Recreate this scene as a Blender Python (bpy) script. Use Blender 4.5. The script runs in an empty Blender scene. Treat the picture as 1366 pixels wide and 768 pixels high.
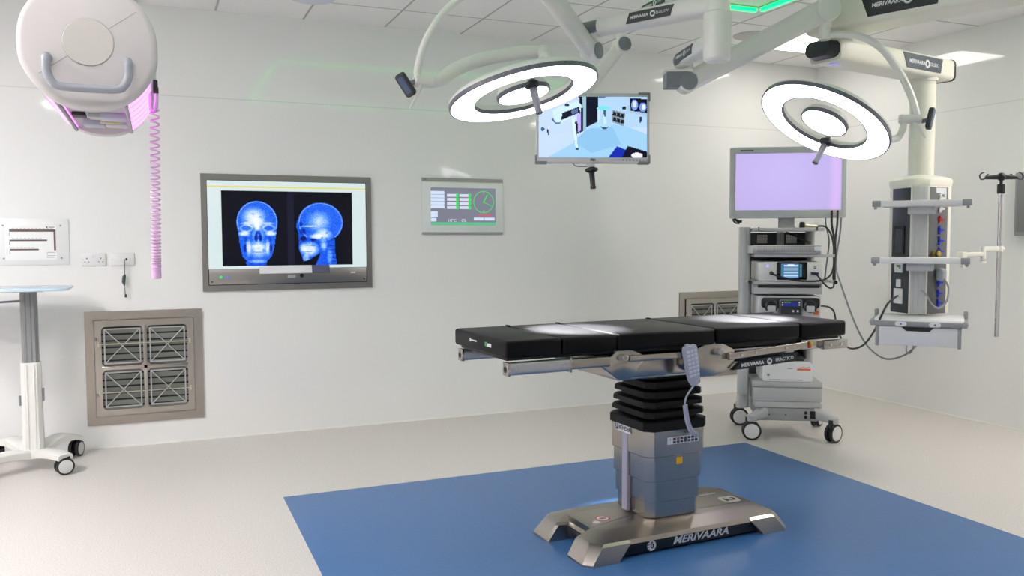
import bpy, bmesh, math, random
import numpy as np
from mathutils import Matrix, Vector
random.seed(3)
sc = bpy.context.scene
COL = sc.collection
PI = math.pi
EXPO = 0.14

# ------------------------------------------------------------------ camera
CP = Vector((-5.77587, -6.32187, 1.41644))
YAW, PITCH, ROLL, FPX = 0.39876, -0.05861, -0.00355, 1131.46
cy_, sy_ = math.cos(YAW), math.sin(YAW)
FW = Vector((sy_*math.cos(PITCH), cy_*math.cos(PITCH), math.sin(PITCH)))
_r = Vector((cy_, -sy_, 0)); _u = _r.cross(FW)
RT = math.cos(ROLL)*_r + math.sin(ROLL)*_u
UP = -math.sin(ROLL)*_r + math.cos(ROLL)*_u
cd = bpy.data.cameras.new('camera'); cam = bpy.data.objects.new('camera', cd); COL.objects.link(cam)
cd.sensor_width = 36; cd.lens = FPX/1366*36; cd.clip_start = .05; cd.clip_end = 60
cam.matrix_world = Matrix(((RT.x, UP.x, -FW.x, CP.x), (RT.y, UP.y, -FW.y, CP.y), (RT.z, UP.z, -FW.z, CP.z), (0, 0, 0, 1)))
sc.camera = cam

def ray(x, y): return FW + (x-683)/FPX*RT + (384-y)/FPX*UP
def dep(x, y, D): return CP + D*ray(x, y)                 # point at a known distance
def at(x, y, ax, v):                                      # point on the plane  axis = v
    d = ray(x, y); return CP + d*((v-CP[ax])/d[ax])

# ------------------------------------------------------------------ materials
def lin(c):
    return tuple(((v/255)/12.92 if v/255 <= .04045 else ((v/255+.055)/1.055)**2.4) for v in c)
MATS = {}
def mat(name, rgb, rough=.5, metal=0., emit=None, es=0., spec=.5, coat=0., alpha=None, trans=0., bump=None):
    if name in MATS: return MATS[name]
    m = bpy.data.materials.new(name); m.use_nodes = True
    b = m.node_tree.nodes['Principled BSDF']
    b.inputs['Base Color'].default_value = (*lin(rgb), 1)
    b.inputs['Roughness'].default_value = rough
    b.inputs['Metallic'].default_value = metal
    b.inputs['Specular IOR Level'].default_value = spec
    b.inputs['Coat Weight'].default_value = coat
    b.inputs['Transmission Weight'].default_value = trans
    if alpha is not None: b.inputs['Alpha'].default_value = alpha
    if emit:
        b.inputs['Emission Color'].default_value = (*lin(emit), 1); b.inputs['Emission Strength'].default_value = es
    if bump:
        nt = m.node_tree; n = nt.nodes.new('ShaderNodeTexNoise'); n.inputs['Scale'].default_value = bump[0]
        tc = nt.nodes.new('ShaderNodeTexCoord'); nt.links.new(tc.outputs['Object'], n.inputs['Vector'])
        bp = nt.nodes.new('ShaderNodeBump'); bp.inputs['Strength'].default_value = bump[1]; bp.inputs['Distance'].default_value = .002
        nt.links.new(n.outputs['Fac'], bp.inputs['Height']); nt.links.new(bp.outputs['Normal'], b.inputs['Normal'])
    MATS[name] = m; return m

def brushed(name, rgb, rough, axis_scale):
    m = mat(name, rgb, rough, 1.0); nt = m.node_tree; b = nt.nodes['Principled BSDF']
    tc = nt.nodes.new('ShaderNodeTexCoord'); mp = nt.nodes.new('ShaderNodeMapping'); mp.inputs['Scale'].default_value = axis_scale
    n = nt.nodes.new('ShaderNodeTexNoise'); n.inputs['Scale'].default_value = 6; n.inputs['Detail'].default_value = 4
    nt.links.new(tc.outputs['Object'], mp.inputs['Vector']); nt.links.new(mp.outputs['Vector'], n.inputs['Vector'])
    r = nt.nodes.new('ShaderNodeMapRange'); r.inputs['To Min'].default_value = rough-.01; r.inputs['To Max'].default_value = rough+.02
    nt.links.new(n.outputs['Fac'], r.inputs['Value']); nt.links.new(r.outputs['Result'], b.inputs['Roughness'])
    return m

WHITE = mat('white_lacquer', (226, 225, 221), .32)
CREAM = mat('cream_lacquer', (232, 230, 218), .35)
PLAST = mat('white_plastic', (228, 228, 228), .4)
SOCK = mat('socket_plastic', (226, 224, 226), .4)
GREY = mat('grey_plastic', (118, 122, 130), .45)
MGREY = mat('mid_grey_plastic', (150, 152, 154), .45)
LGREY = mat('light_grey_plastic', (190, 192, 194), .42)
TGREY = mat('trolley_grey', (178, 180, 181), .4)
SILV = mat('silver_bezel', (188, 192, 194), .35, .3)
DARK = mat('dark_plastic', (34, 37, 42), .4)
SLATE = mat('slate_panel', (70, 76, 82), .4)
LBLK = mat('label_black', (18, 22, 28), .4)
LSLATE = mat('label_slate', (58, 68, 78), .4)
BLACK = mat('black_rubber', (14, 14, 15), .5)
VINYL = mat('black_vinyl', (8, 8, 11), .42, spec=.15, bump=(60, .1))
BELLOW = mat('bellows_rubber', (5, 5, 6), .5, spec=.25)
TYRE = mat('tyre_rubber', (30, 30, 33), .5)
STEEL = brushed('brushed_steel', (176, 171, 164), .2, (1, 1, 30))
STEELH = brushed('brushed_steel_flat', (170, 164, 156), .30, (1, 30, 30))
STEELM = brushed('brushed_steel_dark', (152, 150, 147), .31, (1, 30, 30))
CHROME = mat('chrome', (205, 204, 204), .16, 1.)
ALU = mat('aluminium', (196, 197, 200), .35, .9)
INK = mat('white_ink', (222, 226, 230), .5)
GLASSY = mat('black_glass', (10, 11, 14), .12)
LOUV = mat('louvre_filter', (122, 126, 120), .7)
LAV = mat('lavender_handset', (168, 172, 190), .45)
LAVD = mat('handset_keys', (200, 206, 222), .5)
def glow(name, rgb, s):
    return mat(name, (0, 0, 0), .4, emit=rgb, es=s)

def pic_mat(name, s):
    m = bpy.data.materials.new(name); m.use_nodes = True; nt = m.node_tree; b = nt.nodes['Principled BSDF']
    a = nt.nodes.new('ShaderNodeAttribute'); a.attribute_name = 'picture'
    b.inputs['Base Color'].default_value = (.006, .006, .007, 1); b.inputs['Roughness'].default_value = .15; b.inputs['Specular IOR Level'].default_value = .12
    nt.links.new(a.outputs['Color'], b.inputs['Emission Color']); b.inputs['Emission Strength'].default_value = s
    return m
PIC = pic_mat('screen_picture', 1.0)

# ------------------------------------------------------------------ mesh builder (vertices in world space through M)
def frame(loc, rotz=0.): return Matrix.Translation(Vector((*loc, 0)[:3])) @ Matrix.Rotation(rotz, 4, 'Z')
def basis(o, x, y, z):
    return Matrix(((x[0], y[0], z[0], o[0]), (x[1], y[1], z[1], o[1]), (x[2], y[2], z[2], o[2]), (0, 0, 0, 1)))
def along(p0, p1, upv=(0, 0, 1)):                          # frame whose Z runs p0 -> p1
    z = (Vector(p1)-Vector(p0)).normalized(); u = Vector(upv)
    if abs(z.dot(u)) > .98: u = Vector((0, 1, 0))
    x = u.cross(z).normalized(); y = z.cross(x)
    return basis(p0, x, y, z)
def catmull(pts, n=8):
    P = [Vector(p) for p in pts]; P = [2*P[0]-P[1]] + P + [2*P[-1]-P[-2]]; out = []
    for i in range(1, len(P)-2):
        for k in range(n):
            t = k/n; a, b, c, d = P[i-1:i+3]
            out.append(.5*((2*b)+(c-a)*t+(2*a-5*b+4*c-d)*t*t+(3*b-a-3*c+d)*t**3))
    out.append(P[-2]); return out
def cs(hx, hy, c, ox=0, oy=0):                             # chamfered rectangle
    return [(ox-hx+c, oy-hy), (ox+hx-c, oy-hy), (ox+hx, oy-hy+c), (ox+hx, oy+hy-c), (ox+hx-c, oy+hy), (ox-hx+c, oy+hy), (ox-hx, oy+hy-c), (ox-hx, oy-hy+c)]
def rr(hx, hy, r, n=5, ox=0, oy=0):                        # rounded rectangle
    out = []
    for (sx, sy, a0) in ((1, -1, -PI/2), (1, 1, 0), (-1, 1, PI/2), (-1, -1, PI)):
        for k in range(n+1):
            a = a0+k/n*PI/2; out.append((ox+sx*(hx-r)+r*math.cos(a), oy+sy*(hy-r)+r*math.sin(a)))
    return out
def circ(r, n=24, ox=0, oy=0): return [(ox+r*math.cos(2*PI*k/n), oy+r*math.sin(2*PI*k/n)) for k in range(n)]

class MB:
    def __init__(s, M=None): s.bm = bmesh.new(); s.M = M or Matrix(); s.mi = 0
    def m(s, i): s.mi = i; return s
    def raw(s, verts, faces, M=None):
        T = s.M @ M if M is not None else s.M
        vs = [s.bm.verts.new(T @ Vector(v)) for v in verts]
        for f in faces:
            try: s.bm.faces.new([vs[i] for i in f]).material_index = s.mi
            except ValueError: pass
        return s
    def box(s, c, size, bev=0., M=None, seg=2):
        t = bmesh.new(); bmesh.ops.create_cube(t, size=1)
        for v in t.verts: v.co = Vector((v.co.x*size[0]+c[0], v.co.y*size[1]+c[1], v.co.z*size[2]+c[2]))
        if bev: bmesh.ops.bevel(t, geom=list(t.edges), offset=min(bev, min(size)*.49), segments=seg, profile=.5, affect='EDGES')
        return s.merge(t, M)
    def b2(s, lo, hi, bev=0., M=None, seg=2):
        return s.box([(a+b)/2 for a, b in zip(lo, hi)], [abs(b-a) for a, b in zip(lo, hi)], bev, M, seg)
    def merge(s, t, M=None):
        t.verts.index_update()
        vs = [v.co.copy() for v in t.verts]; fs = [[v.index for v in f.verts] for f in t.faces]; t.free()
        return s.raw(vs, fs, M)
    def loft(s, secs, caps=True, M=None, closed=False):
        n = len(secs[0]); V = [p for q in secs for p in q]; F = []
        K = len(secs)
        for i in range(K if closed else K-1):
            j = (i+1) % K
            for k in range(n): F.append((i*n+k, i*n+(k+1) % n, j*n+(k+1) % n, j*n+k))
        if caps and not closed: F += [tuple(range(n))[::-1], tuple((K-1)*n+k for k in range(n))]
        return s.raw(V, F, M)
    def prism(s, poly, z0, z1, M=None, bev=0.):
        if not bev: return s.loft([[(x, y, z0) for x, y in poly], [(x, y, z1) for x, y in poly]], True, M)
        t = bmesh.new(); n = len(poly)
        a = [t.verts.new((x, y, z0)) for x, y in poly]; b = [t.verts.new((x, y, z1)) for x, y in poly]
        t.faces.new(a[::-1]); t.faces.new(b)
        for k in range(n): t.faces.new((a[k], a[(k+1) % n], b[(k+1) % n], b[k]))
        bmesh.ops.recalc_face_normals(t, faces=list(t.faces))
        bmesh.ops.bevel(t, geom=list(t.edges), offset=bev, segments=2, profile=.5, affect='EDGES')
        return s.merge(t, M)
    def lathe(s, prof, n=32, M=None, closed=False):        # profile of (r, z)
        V = []; F = []; K = len(prof)
        for (r, z) in prof:
            for k in range(n): a = 2*PI*k/n; V.append((max(r, 1e-4)*math.cos(a), max(r, 1e-4)*math.sin(a), z))
        for i in range(K if closed else K-1):
            j = (i+1) % K
            for k in range(n): F.append((i*n+k, i*n+(k+1) % n, j*n+(k+1) % n, j*n+k))
        if not closed:
            F += [tuple(range(n))[::-1], tuple((K-1)*n+k for k in range(n))]
        return s.raw(V, F, M)
    def cyl(s, p0, p1, r, r2=None, n=20, bev=0.):
        L = (Vector(p1)-Vector(p0)).length; r2 = r if r2 is None else r2
        prof = [(r, 0), (r2, L)] if not bev else [(r-bev, 0), (r, bev), (r2, L-bev), (r2-bev, L)]
        return s.lathe(prof, n, along(p0, p1))
    def tube(s, pts, r, n=10, flat=1., closed=False):
        P = [Vector(p) for p in pts]; K = len(P); R = r if isinstance(r, (list, tuple)) else [r]*K
        T = [((P[(i+1) % K]-P[i-1]) if closed else (P[min(i+1, K-1)]-P[max(i-1, 0)])).normalized() for i in range(K)]
        u = Vector((0, 0, 1)) if abs(T[0].z) < .9 else Vector((1, 0, 0)); secs = []
        for i in range(K):
            u = (u-T[i]*u.dot(T[i])).normalized(); w = T[i].cross(u)
            secs.append([P[i]+R[i]*(u*math.cos(2*PI*k/n)+flat*w*math.sin(2*PI*k/n)) for k in range(n)])
        return s.loft(secs, True, None, closed)
    def beam(s, p0, p1, w, h, bev=.01, w2=None, h2=None, upv=(0, 0, 1)):  # rounded box from p0 to p1 (w across, h up)
        M = along(p0, p1, upv); L = (Vector(p1)-Vector(p0)).length; w2 = w2 or w; h2 = h2 or h
        a = rr(w/2, h/2, min(bev, w/2*.98, h/2*.98), 4); b = rr(w2/2, h2/2, min(bev, w2/2*.98, h2/2*.98), 4)
        return s.loft([[(x, y, 0) for x, y in a], [(x, y, L) for x, y in b]], True, M)
    def ball(s, c, r, sc3=(1, 1, 1), M=None):
        t = bmesh.new(); bmesh.ops.create_uvsphere(t, u_segments=16, v_segments=10, radius=1)
        for v in t.verts: v.co = Vector((v.co.x*r*sc3[0]+c[0], v.co.y*r*sc3[1]+c[1], v.co.z*r*sc3[2]+c[2]))
        return s.merge(t, M)
    def text(s, txt, size, M, ex=.0004, shear=0., al='CENTER', bold=0.):
        c = bpy.data.curves.new('t', 'FONT'); c.body = txt; c.size = size; c.extrude = ex; c.shear = shear; c.align_x = al; c.align_y = 'CENTER'
        c.offset = bold; c.resolution_u = 3
        o = bpy.data.objects.new('t', c); COL.objects.link(o)
        dg = bpy.context.evaluated_depsgraph_get(); me = bpy.data.meshes.new_from_object(o.evaluated_get(dg))
        vs = [v.co.copy() for v in me.vertices]; fs = [tuple(p.vertices) for p in me.polygons]
        bpy.data.objects.remove(o); bpy.data.curves.remove(c); bpy.data.meshes.remove(me)
        return s.raw(vs, fs, M)
    def build(s, name, mats, parent=None, label=None, loc=None, angle=35, fix=True, kind=None):
        if fix: bmesh.ops.recalc_face_normals(s.bm, faces=list(s.bm.faces))
        W = ROOTM[parent.name] if parent else (Matrix.Translation(Vector(loc)) if loc is not None else Matrix())
        s.bm.transform(W.inverted())
        me = bpy.data.meshes.new(name); s.bm.to_mesh(me); s.bm.free()
        for mm in (mats if isinstance(mats, (list, tuple)) else [mats]): me.materials.append(mm)
        me.polygons.foreach_set('use_smooth', [True]*len(me.polygons)); me.set_sharp_from_angle(angle=math.radians(angle))
        o = bpy.data.objects.new(name, me); COL.objects.link(o)
        if parent: o.parent = parent; ROOTM[o.name] = ROOTM[parent.name]
        else: o.matrix_world = W; ROOTM[o.name] = W
        if label: o['label'] = label
        if kind: o['kind'] = kind
        return o
ROOTM = {}
def thing(name, label, cat, loc, rotz=0., M=None, group=None):
    o = bpy.data.objects.new(name, None); COL.objects.link(o); o.empty_display_size = .1
    W = M if M is not None else frame(loc, rotz)
    o.matrix_world = W; ROOTM[o.name] = W
    o['label'] = label; o['category'] = cat
    if group: o['group'] = group
    return o
def tag(o, label, cat, group=None):
    o['label'] = label; o['category'] = cat
    if group: o['group'] = group
    return o
def struct(o): o['kind'] = 'structure'; return o
def copy_tree(o, parent=None):
    c = o.copy(); COL.objects.link(c)
    if parent: c.parent = parent
    for ch in o.children: copy_tree(ch, c)
    return c
def picture(name, M, w, h, arr, parent, mats=PIC):          # a lit screen: a fine grid carrying its picture as colours (rows from the top)
    ny, nx = arr.shape[:2]
    W = ROOTM[parent.name].inverted() @ M
    V = [W @ Vector((w*(i/nx-.5), h*(.5-j/ny), 0)) for j in range(ny+1) for i in range(nx+1)]
    F = [(j*(nx+1)+i, (j+1)*(nx+1)+i, (j+1)*(nx+1)+i+1, j*(nx+1)+i+1) for j in range(ny) for i in range(nx)]
    me = bpy.data.meshes.new(name); me.from_pydata(V, [], F)
    at_ = me.color_attributes.new('picture', 'FLOAT_COLOR', 'CORNER')
    c = arr.reshape(-1, 3)/255.; c = np.where(c <= .04045, c/12.92, ((c+.055)/1.055)**2.4)
    c4 = np.concatenate([c, np.ones((len(c), 1))], 1); at_.data.foreach_set('color', np.repeat(c4, 4, 0).astype(np.float32).ravel())
    me.materials.append(mats); o = bpy.data.objects.new(name, me); COL.objects.link(o); o.parent = parent; ROOTM[o.name] = ROOTM[parent.name]
    return o
def inpoly(X, Y, poly):
    r = np.zeros(X.shape, bool); n = len(poly)
    for i in range(n):
        x1, y1 = poly[i]; x2, y2 = poly[(i+1) % n]
        if y1 == y2: continue
        r ^= ((y1 > Y) != (y2 > Y)) & (X < (x2-x1)*(Y-y1)/(y2-y1)+x1)
    return r
# ------------------------------------------------------------------ the room
XL, YF, H = -8.6, -8.6, 3.0
def wallmat(name, rgb):
    m = mat(name, rgb, .055, spec=.7); nt = m.node_tree; b = nt.nodes['Principled BSDF']
    g = nt.nodes.new('ShaderNodeNewGeometry'); sp = nt.nodes.new('ShaderNodeSeparateXYZ'); nt.links.new(g.outputs['Position'], sp.inputs[0])
    c = nt.nodes.new('ShaderNodeMath'); c.operation = 'COMPARE'; c.inputs[1].default_value = 2.4; c.inputs[2].default_value = .004
    nt.links.new(sp.outputs['Z'], c.inputs[0])
    mx = nt.nodes.new('ShaderNodeMix'); mx.data_type = 'RGBA'; mx.inputs['A'].default_value = (*lin(rgb), 1); mx.inputs['B'].default_value = (*lin(tuple(v*.94 for v in rgb)), 1)
    nt.links.new(c.outputs[0], mx.inputs['Factor']); nt.links.new(mx.outputs['Result'], b.inputs['Base Color'])
    n = nt.nodes.new('ShaderNodeTexNoise'); n.inputs['Scale'].default_value = 1.3; nt.links.new(g.outputs['Position'], n.inputs['Vector'])
    bp = nt.nodes.new('ShaderNodeBump'); bp.inputs['Strength'].default_value = .03; bp.inputs['Distance'].default_value = .01
    nt.links.new(n.outputs['Fac'], bp.inputs['Height']); nt.links.new(bp.outputs['Normal'], b.inputs['Normal'])
    return m
WALL = wallmat('wall_panel', (236, 236, 236))
def ceilmat():
    m = mat('ceiling_tile', (248, 247, 246), .7); nt = m.node_tree; b = nt.nodes['Principled BSDF']
    g = nt.nodes.new('ShaderNodeNewGeometry'); sp = nt.nodes.new('ShaderNodeSeparateXYZ'); nt.links.new(g.outputs['Position'], sp.inputs[0])
    outs = []
    for ax, off in (('X', .54), ('Y', .5)):
        a = nt.nodes.new('ShaderNodeMath'); a.operation = 'ADD'; a.inputs[1].default_value = off+60.3; nt.links.new(sp.outputs[ax], a.inputs[0])
        w = nt.nodes.new('ShaderNodeMath'); w.operation = 'MODULO'; w.inputs[1].default_value = .6; nt.links.new(a.outputs[0], w.inputs[0])
        c = nt.nodes.new('ShaderNodeMath'); c.operation = 'COMPARE'; c.inputs[1].default_value = .3; c.inputs[2].default_value = .008; nt.links.new(w.outputs[0], c.inputs[0]); outs.append(c)
    mx = nt.nodes.new('ShaderNodeMath'); mx.operation = 'MAXIMUM'; nt.links.new(outs[0].outputs[0], mx.inputs[0]); nt.links.new(outs[1].outputs[0], mx.inputs[1])
    mi = nt.nodes.new('ShaderNodeMix'); mi.data_type = 'RGBA'; mi.inputs['A'].default_value = (*lin((248, 247, 246)), 1); mi.inputs['B'].default_value = (*lin((186, 184, 180)), 1)
    nt.links.new(mx.outputs[0], mi.inputs['Factor']); nt.links.new(mi.outputs['Result'], b.inputs['Base Color'])
    return m
def speckle(name, a, bcol, scale, rough, amount=.5, spec=.4):
    m = mat(name, a, rough, spec=spec); nt = m.node_tree; b = nt.nodes['Principled BSDF']
    g = nt.nodes.new('ShaderNodeNewGeometry'); n = nt.nodes.new('ShaderNodeTexNoise'); n.inputs['Scale'].default_value = scale; n.inputs['Detail'].default_value = 3; n.inputs['Roughness'].default_value = .7
    nt.links.new(g.outputs['Position'], n.inputs['Vector'])
    cr = nt.nodes.new('ShaderNodeValToRGB'); cr.color_ramp.elements[0].position = .38; cr.color_ramp.elements[1].position = .38+amount*.4
    cr.color_ramp.elements[0].color = (*lin(bcol), 1); cr.color_ramp.elements[1].color = (*lin(a), 1)
    nt.links.new(n.outputs['Fac'], cr.inputs['Fac']); nt.links.new(cr.outputs['Color'], b.inputs['Base Color'])
    return m
FLOOR = speckle('floor_vinyl', (217, 212, 209), (196, 190, 185), 130, .42)
BLUE = speckle('blue_vinyl', (61, 106, 160), (57, 101, 155), 40, .3, spec=.5)
def slab(name, lo, hi, m): return struct(MB().b2(lo, hi).build(name, m))
slab('floor', (XL-.15, YF-.15, -.1), (.15, .15, 0), FLOOR)
slab('ceiling', (XL-.15, YF-.15, H), (.15, .15, H+.1), ceilmat())
slab('wall_back', (XL-.15, 0, 0), (.15, .15, H), WALL)
slab('wall_right', (0, YF, 0), (.15, 0, H), WALL)
slab('wall_left', (XL-.15, YF, 0), (XL, 0, H), WALL)
slab('wall_front', (XL-.15, YF-.15, 0), (.15, YF, H), WALL)
SEAL = mat('white_sealant', (238, 237, 232), .4)
slab('baseboard_back', (XL, -.006, 0), (0, 0, .014), SEAL)
slab('baseboard_right', (-.006, YF, 0), (0, -.006, .014), SEAL)
o = MB().prism([(-5.155, -5.2), (-1.30, -5.2), (-2.042, -1.608), (-5.155, -1.608)] if False else [(-5.158, -5.7), (-2.044, -5.7), (-2.044, -1.607), (-5.158, -1.607)], 0, .0015).build('floor_inlay', BLUE)
struct(o); o['label'] = 'large rectangle of blue vinyl flooring laid into the pale speckled floor under the operating table'

# ceiling fittings
FILL = glow('fill_diffuser', (255, 251, 250), 82.0)  # strong fill for the unseen panels added by the left wall
FILLN = glow('fill_diffuser_front', (255, 251, 250), 12.0)  # weak fill, added panels whose reflections hide behind the service beam
FILLD = glow('fill_diffuser_warm', (255, 249, 242), 25.0)  # fill for the unseen panels added by the right wall
LIGHTC = glow('ceiling_light_diffuser_dim', (255, 248, 238), 10.0)
def ceiling_light(x0, y0, label, lm=None):
    t = thing('ceiling_light', label, 'ceiling light', (x0+.3, y0+.3, H), group='square ceiling light panels')
    m = MB(frame((x0+.3, y0+.3, 0)))
    for lo, hi in (((-.298, -.298), (.298, -.28)), ((-.298, .28), (.298, .298)), ((-.298, -.28), (-.28, .28)), ((.28, -.28), (.298, .28))): m.b2((*lo, H-.012), (*hi, H-.001), .002)
    m.build('light_frame', WHITE, t)
    MB(frame((x0+.3, y0+.3, 0))).b2((-.28, -.28, H-.008), (.28, .28, H-.002)).build('diffuser', lm or FILL, t)
for (x, y, l, lm) in ((-1.14, -1.1, 'lit square ceiling panel behind the right lamp arm, near the corner of the room', LIGHTC),  # the only panel in view; those below are added to brighten the room
                  (-.95, -3.9, 'square fill light added on the ceiling by the right wall, outside the picture', FILLD),
                  (-.95, -4.6, 'square fill light added on the ceiling by the right wall, the one nearer the front, outside the picture', FILLD),
                  (-8.45, -2.5, 'square fill light added on the ceiling by the left wall, nearer the back wall, outside the picture', FILL),
                  (-8.45, -4.2, 'square fill light added on the ceiling by the left wall, nearer the front, outside the picture', FILL),
                  (-6.95, -5.3, 'square fill light added on the ceiling left of the camera, outside the picture', FILLN),
                  (-6.3, -5.3, 'square fill light added on the ceiling nearly above the camera, outside the picture', FILLN)):
    ceiling_light(x, y, l, lm)
GREEN = glow('green_led', (0, 255, 100), 3.6)
gx0, gx1, gy0, gy1 = -4.735, -1.87, -3.78, -1.48
def strip(lo, hi, label):
    c = ((lo[0]+hi[0])/2, (lo[1]+hi[1])/2, H)
    t = thing('led_strip', label, 'light strip', c, group='green light strips around the ceiling rectangle')
    MB().b2((lo[0]-.012, lo[1]-.012, H-.01), (hi[0]+.012, hi[1]+.012, H-.001), .002).build('channel', ALU, t)
    MB().b2((*lo, H-.03), (*hi, H-.01), .004).build('tube', GREEN, t)
strip((gx0+.03, gy1-.016), (gx1-.03, gy1+.016), 'green glowing light strip on the ceiling parallel to the back wall')
strip((gx1-.016, gy0+.03), (gx1+.016, gy1-.03), 'green glowing light strip on the ceiling running towards the viewer, right side')
strip((gx0-.016, gy0+.03), (gx0+.016, gy1-.03), 'green glowing light strip on the ceiling, left side, seen only as a reflection')
strip((gx0+.03, gy0-.016), (gx1-.03, gy0+.016), 'green glowing light strip on the ceiling, front side, outside the picture')
def disc(name, px, py, r, label, cat, m):
    c = at(px, py, 2, H)
    t = thing(name, label, cat, c)
    MB(Matrix.Translation(c)).lathe([(r, 0), (r, -.006), (r*.96, -.011), (r*.9, -.011)], 32).build('rim', m, t)
    MB(Matrix.Translation(c)).lathe([(r*.9, -.0095), (r*.6, -.014), (0, -.015)], 32).build('cover', m, t)
disc('ceiling_speaker', 1003, 47, .145, 'round flat ceiling speaker left of the lit square panel', 'speaker', mat('speaker_grille', (196, 195, 191), .6))
disc('downlight', 1316, 2, .055, 'small round ceiling fitting at the top edge near the pendant arm', 'ceiling fitting', mat('dim_green_fit', (110, 140, 125), .4))
disc('smoke_detector', 1354, -2, .05, 'small round ceiling fitting nearest the right edge of the picture', 'ceiling fitting', MGREY)
disc('ceiling_diffuser', 416, -4, .15, 'round pale ceiling fitting cut by the top edge of the picture, above the wall monitor', 'ceiling fitting', mat('lilac_white', (222, 222, 236), .5))

# ------------------------------------------------------------------ back wall: vents
def make_vent(cx, cz, label):
    t = thing('air_vent', label, 'vent', (cx, 0, cz-.385), group='square steel air vents in the back wall')
    M = basis((cx, -.001, cz), (1, 0, 0), (0, 0, 1), (0, -1, 0))
    W, Hh = .37, .385
    def ringf(mb, ho, hi, z0, z1, ro=.004, ri=.004):
        a = rr(*ho, ro, 4); b = rr(*hi, ri, 4)
        mb.loft([[(x, y, z0) for x, y in a], [(x, y, z1) for x, y in a], [(x, y, z1) for x, y in b], [(x, y, z0) for x, y in b]], False, None, True)
    m = MB(M); ringf(m, (W, Hh), (W-.055, Hh-.055), 0, .012); m.build('outer_frame', STEELH, t)
    m = MB(M); m.b2((-.31, -.325, .001), (.31, .325, .003)).build('back_plate', BLACK, t)
    m = MB(M)
    for k in range(14):
        y = -.30+k*.0445
        m.loft([[(-.29, y, .004), (-.29, y+.034, .014), (-.29, y+.034, .012), (-.29, y+.004, .003)], [(.29, y, .004), (.29, y+.034, .014), (.29, y+.034, .012), (.29, y+.004, .003)]])
    m.build('louvre', LOUV, t)
    g = MB(M); ringf(g, (.31, .325), (.27, .283), .008, .024)
    g.b2((-.013, -.285, .008), (.013, .285, .024), .003).b2((-.272, -.013, .008), (.272, .013, .024), .003)
    for sx in (-1, 1):
        for sy in (-1, 1):                                    # rounded corners of the four openings
            for ex in (-1, 1):
                for ey in (-1, 1):
                    ox, oy = sx*.1415+ex*.1285, sy*.148+ey*.135; r = .03
                    P = [(ox, oy)]+[(ox-ex*r+ex*r*math.cos(a), oy-ey*r+ey*r*math.sin(a)) for a in [k/5*PI/2 for k in range(6)]]
                    g.prism(P, .009, .0235)
    g.build('filter_grille', STEEL, t)
    for sx in (-1, 1):
        for sy in (-1, 1):
            cx_, cy_2 = sx*.1415, sy*.148
            b = MB(M)
            for d in (-1, 1): b.beam((cx_-.105*d, cy_2-.112, .0175), (cx_+.105*d, cy_2+.112, .0175), .006, .009, .001, upv=(0, 0, 1))
            o2 = b.M; b.M = M @ Matrix.Translation((cx_, cy_2, 0)); ringf(b, (.114, .121), (.106, .113), .011, .017, .004, .004); b.M = o2
            b.build('cross_brace', ALU, t)
    for y in (.165, -.165):
        r = MB(M); r.tube([(-.285, y, .03), (.285, y, .03)], .0038, 8)
        for sx in (-1, 1): r.box((sx*.285, y, .026), (.012, .035, .012), .002)
        r.build('clamp_rod', mat('brass_rod', (196, 192, 176), .3, .8), t)
    for sy in (-1, 1):
        h = MB(M); h.cyl((-.302, sy*.19, .026), (-.302, sy*.19+.02, .026), .007, n=12); h.build('hinge', STEEL, t)
    return t
make_vent(-5.849, .549, 'square steel air vent with crossed braces below the wall sockets, beside the white cart')
make_vent(-1.14, .549, 'square steel air vent half hidden behind the equipment trolley and operating table')

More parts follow.
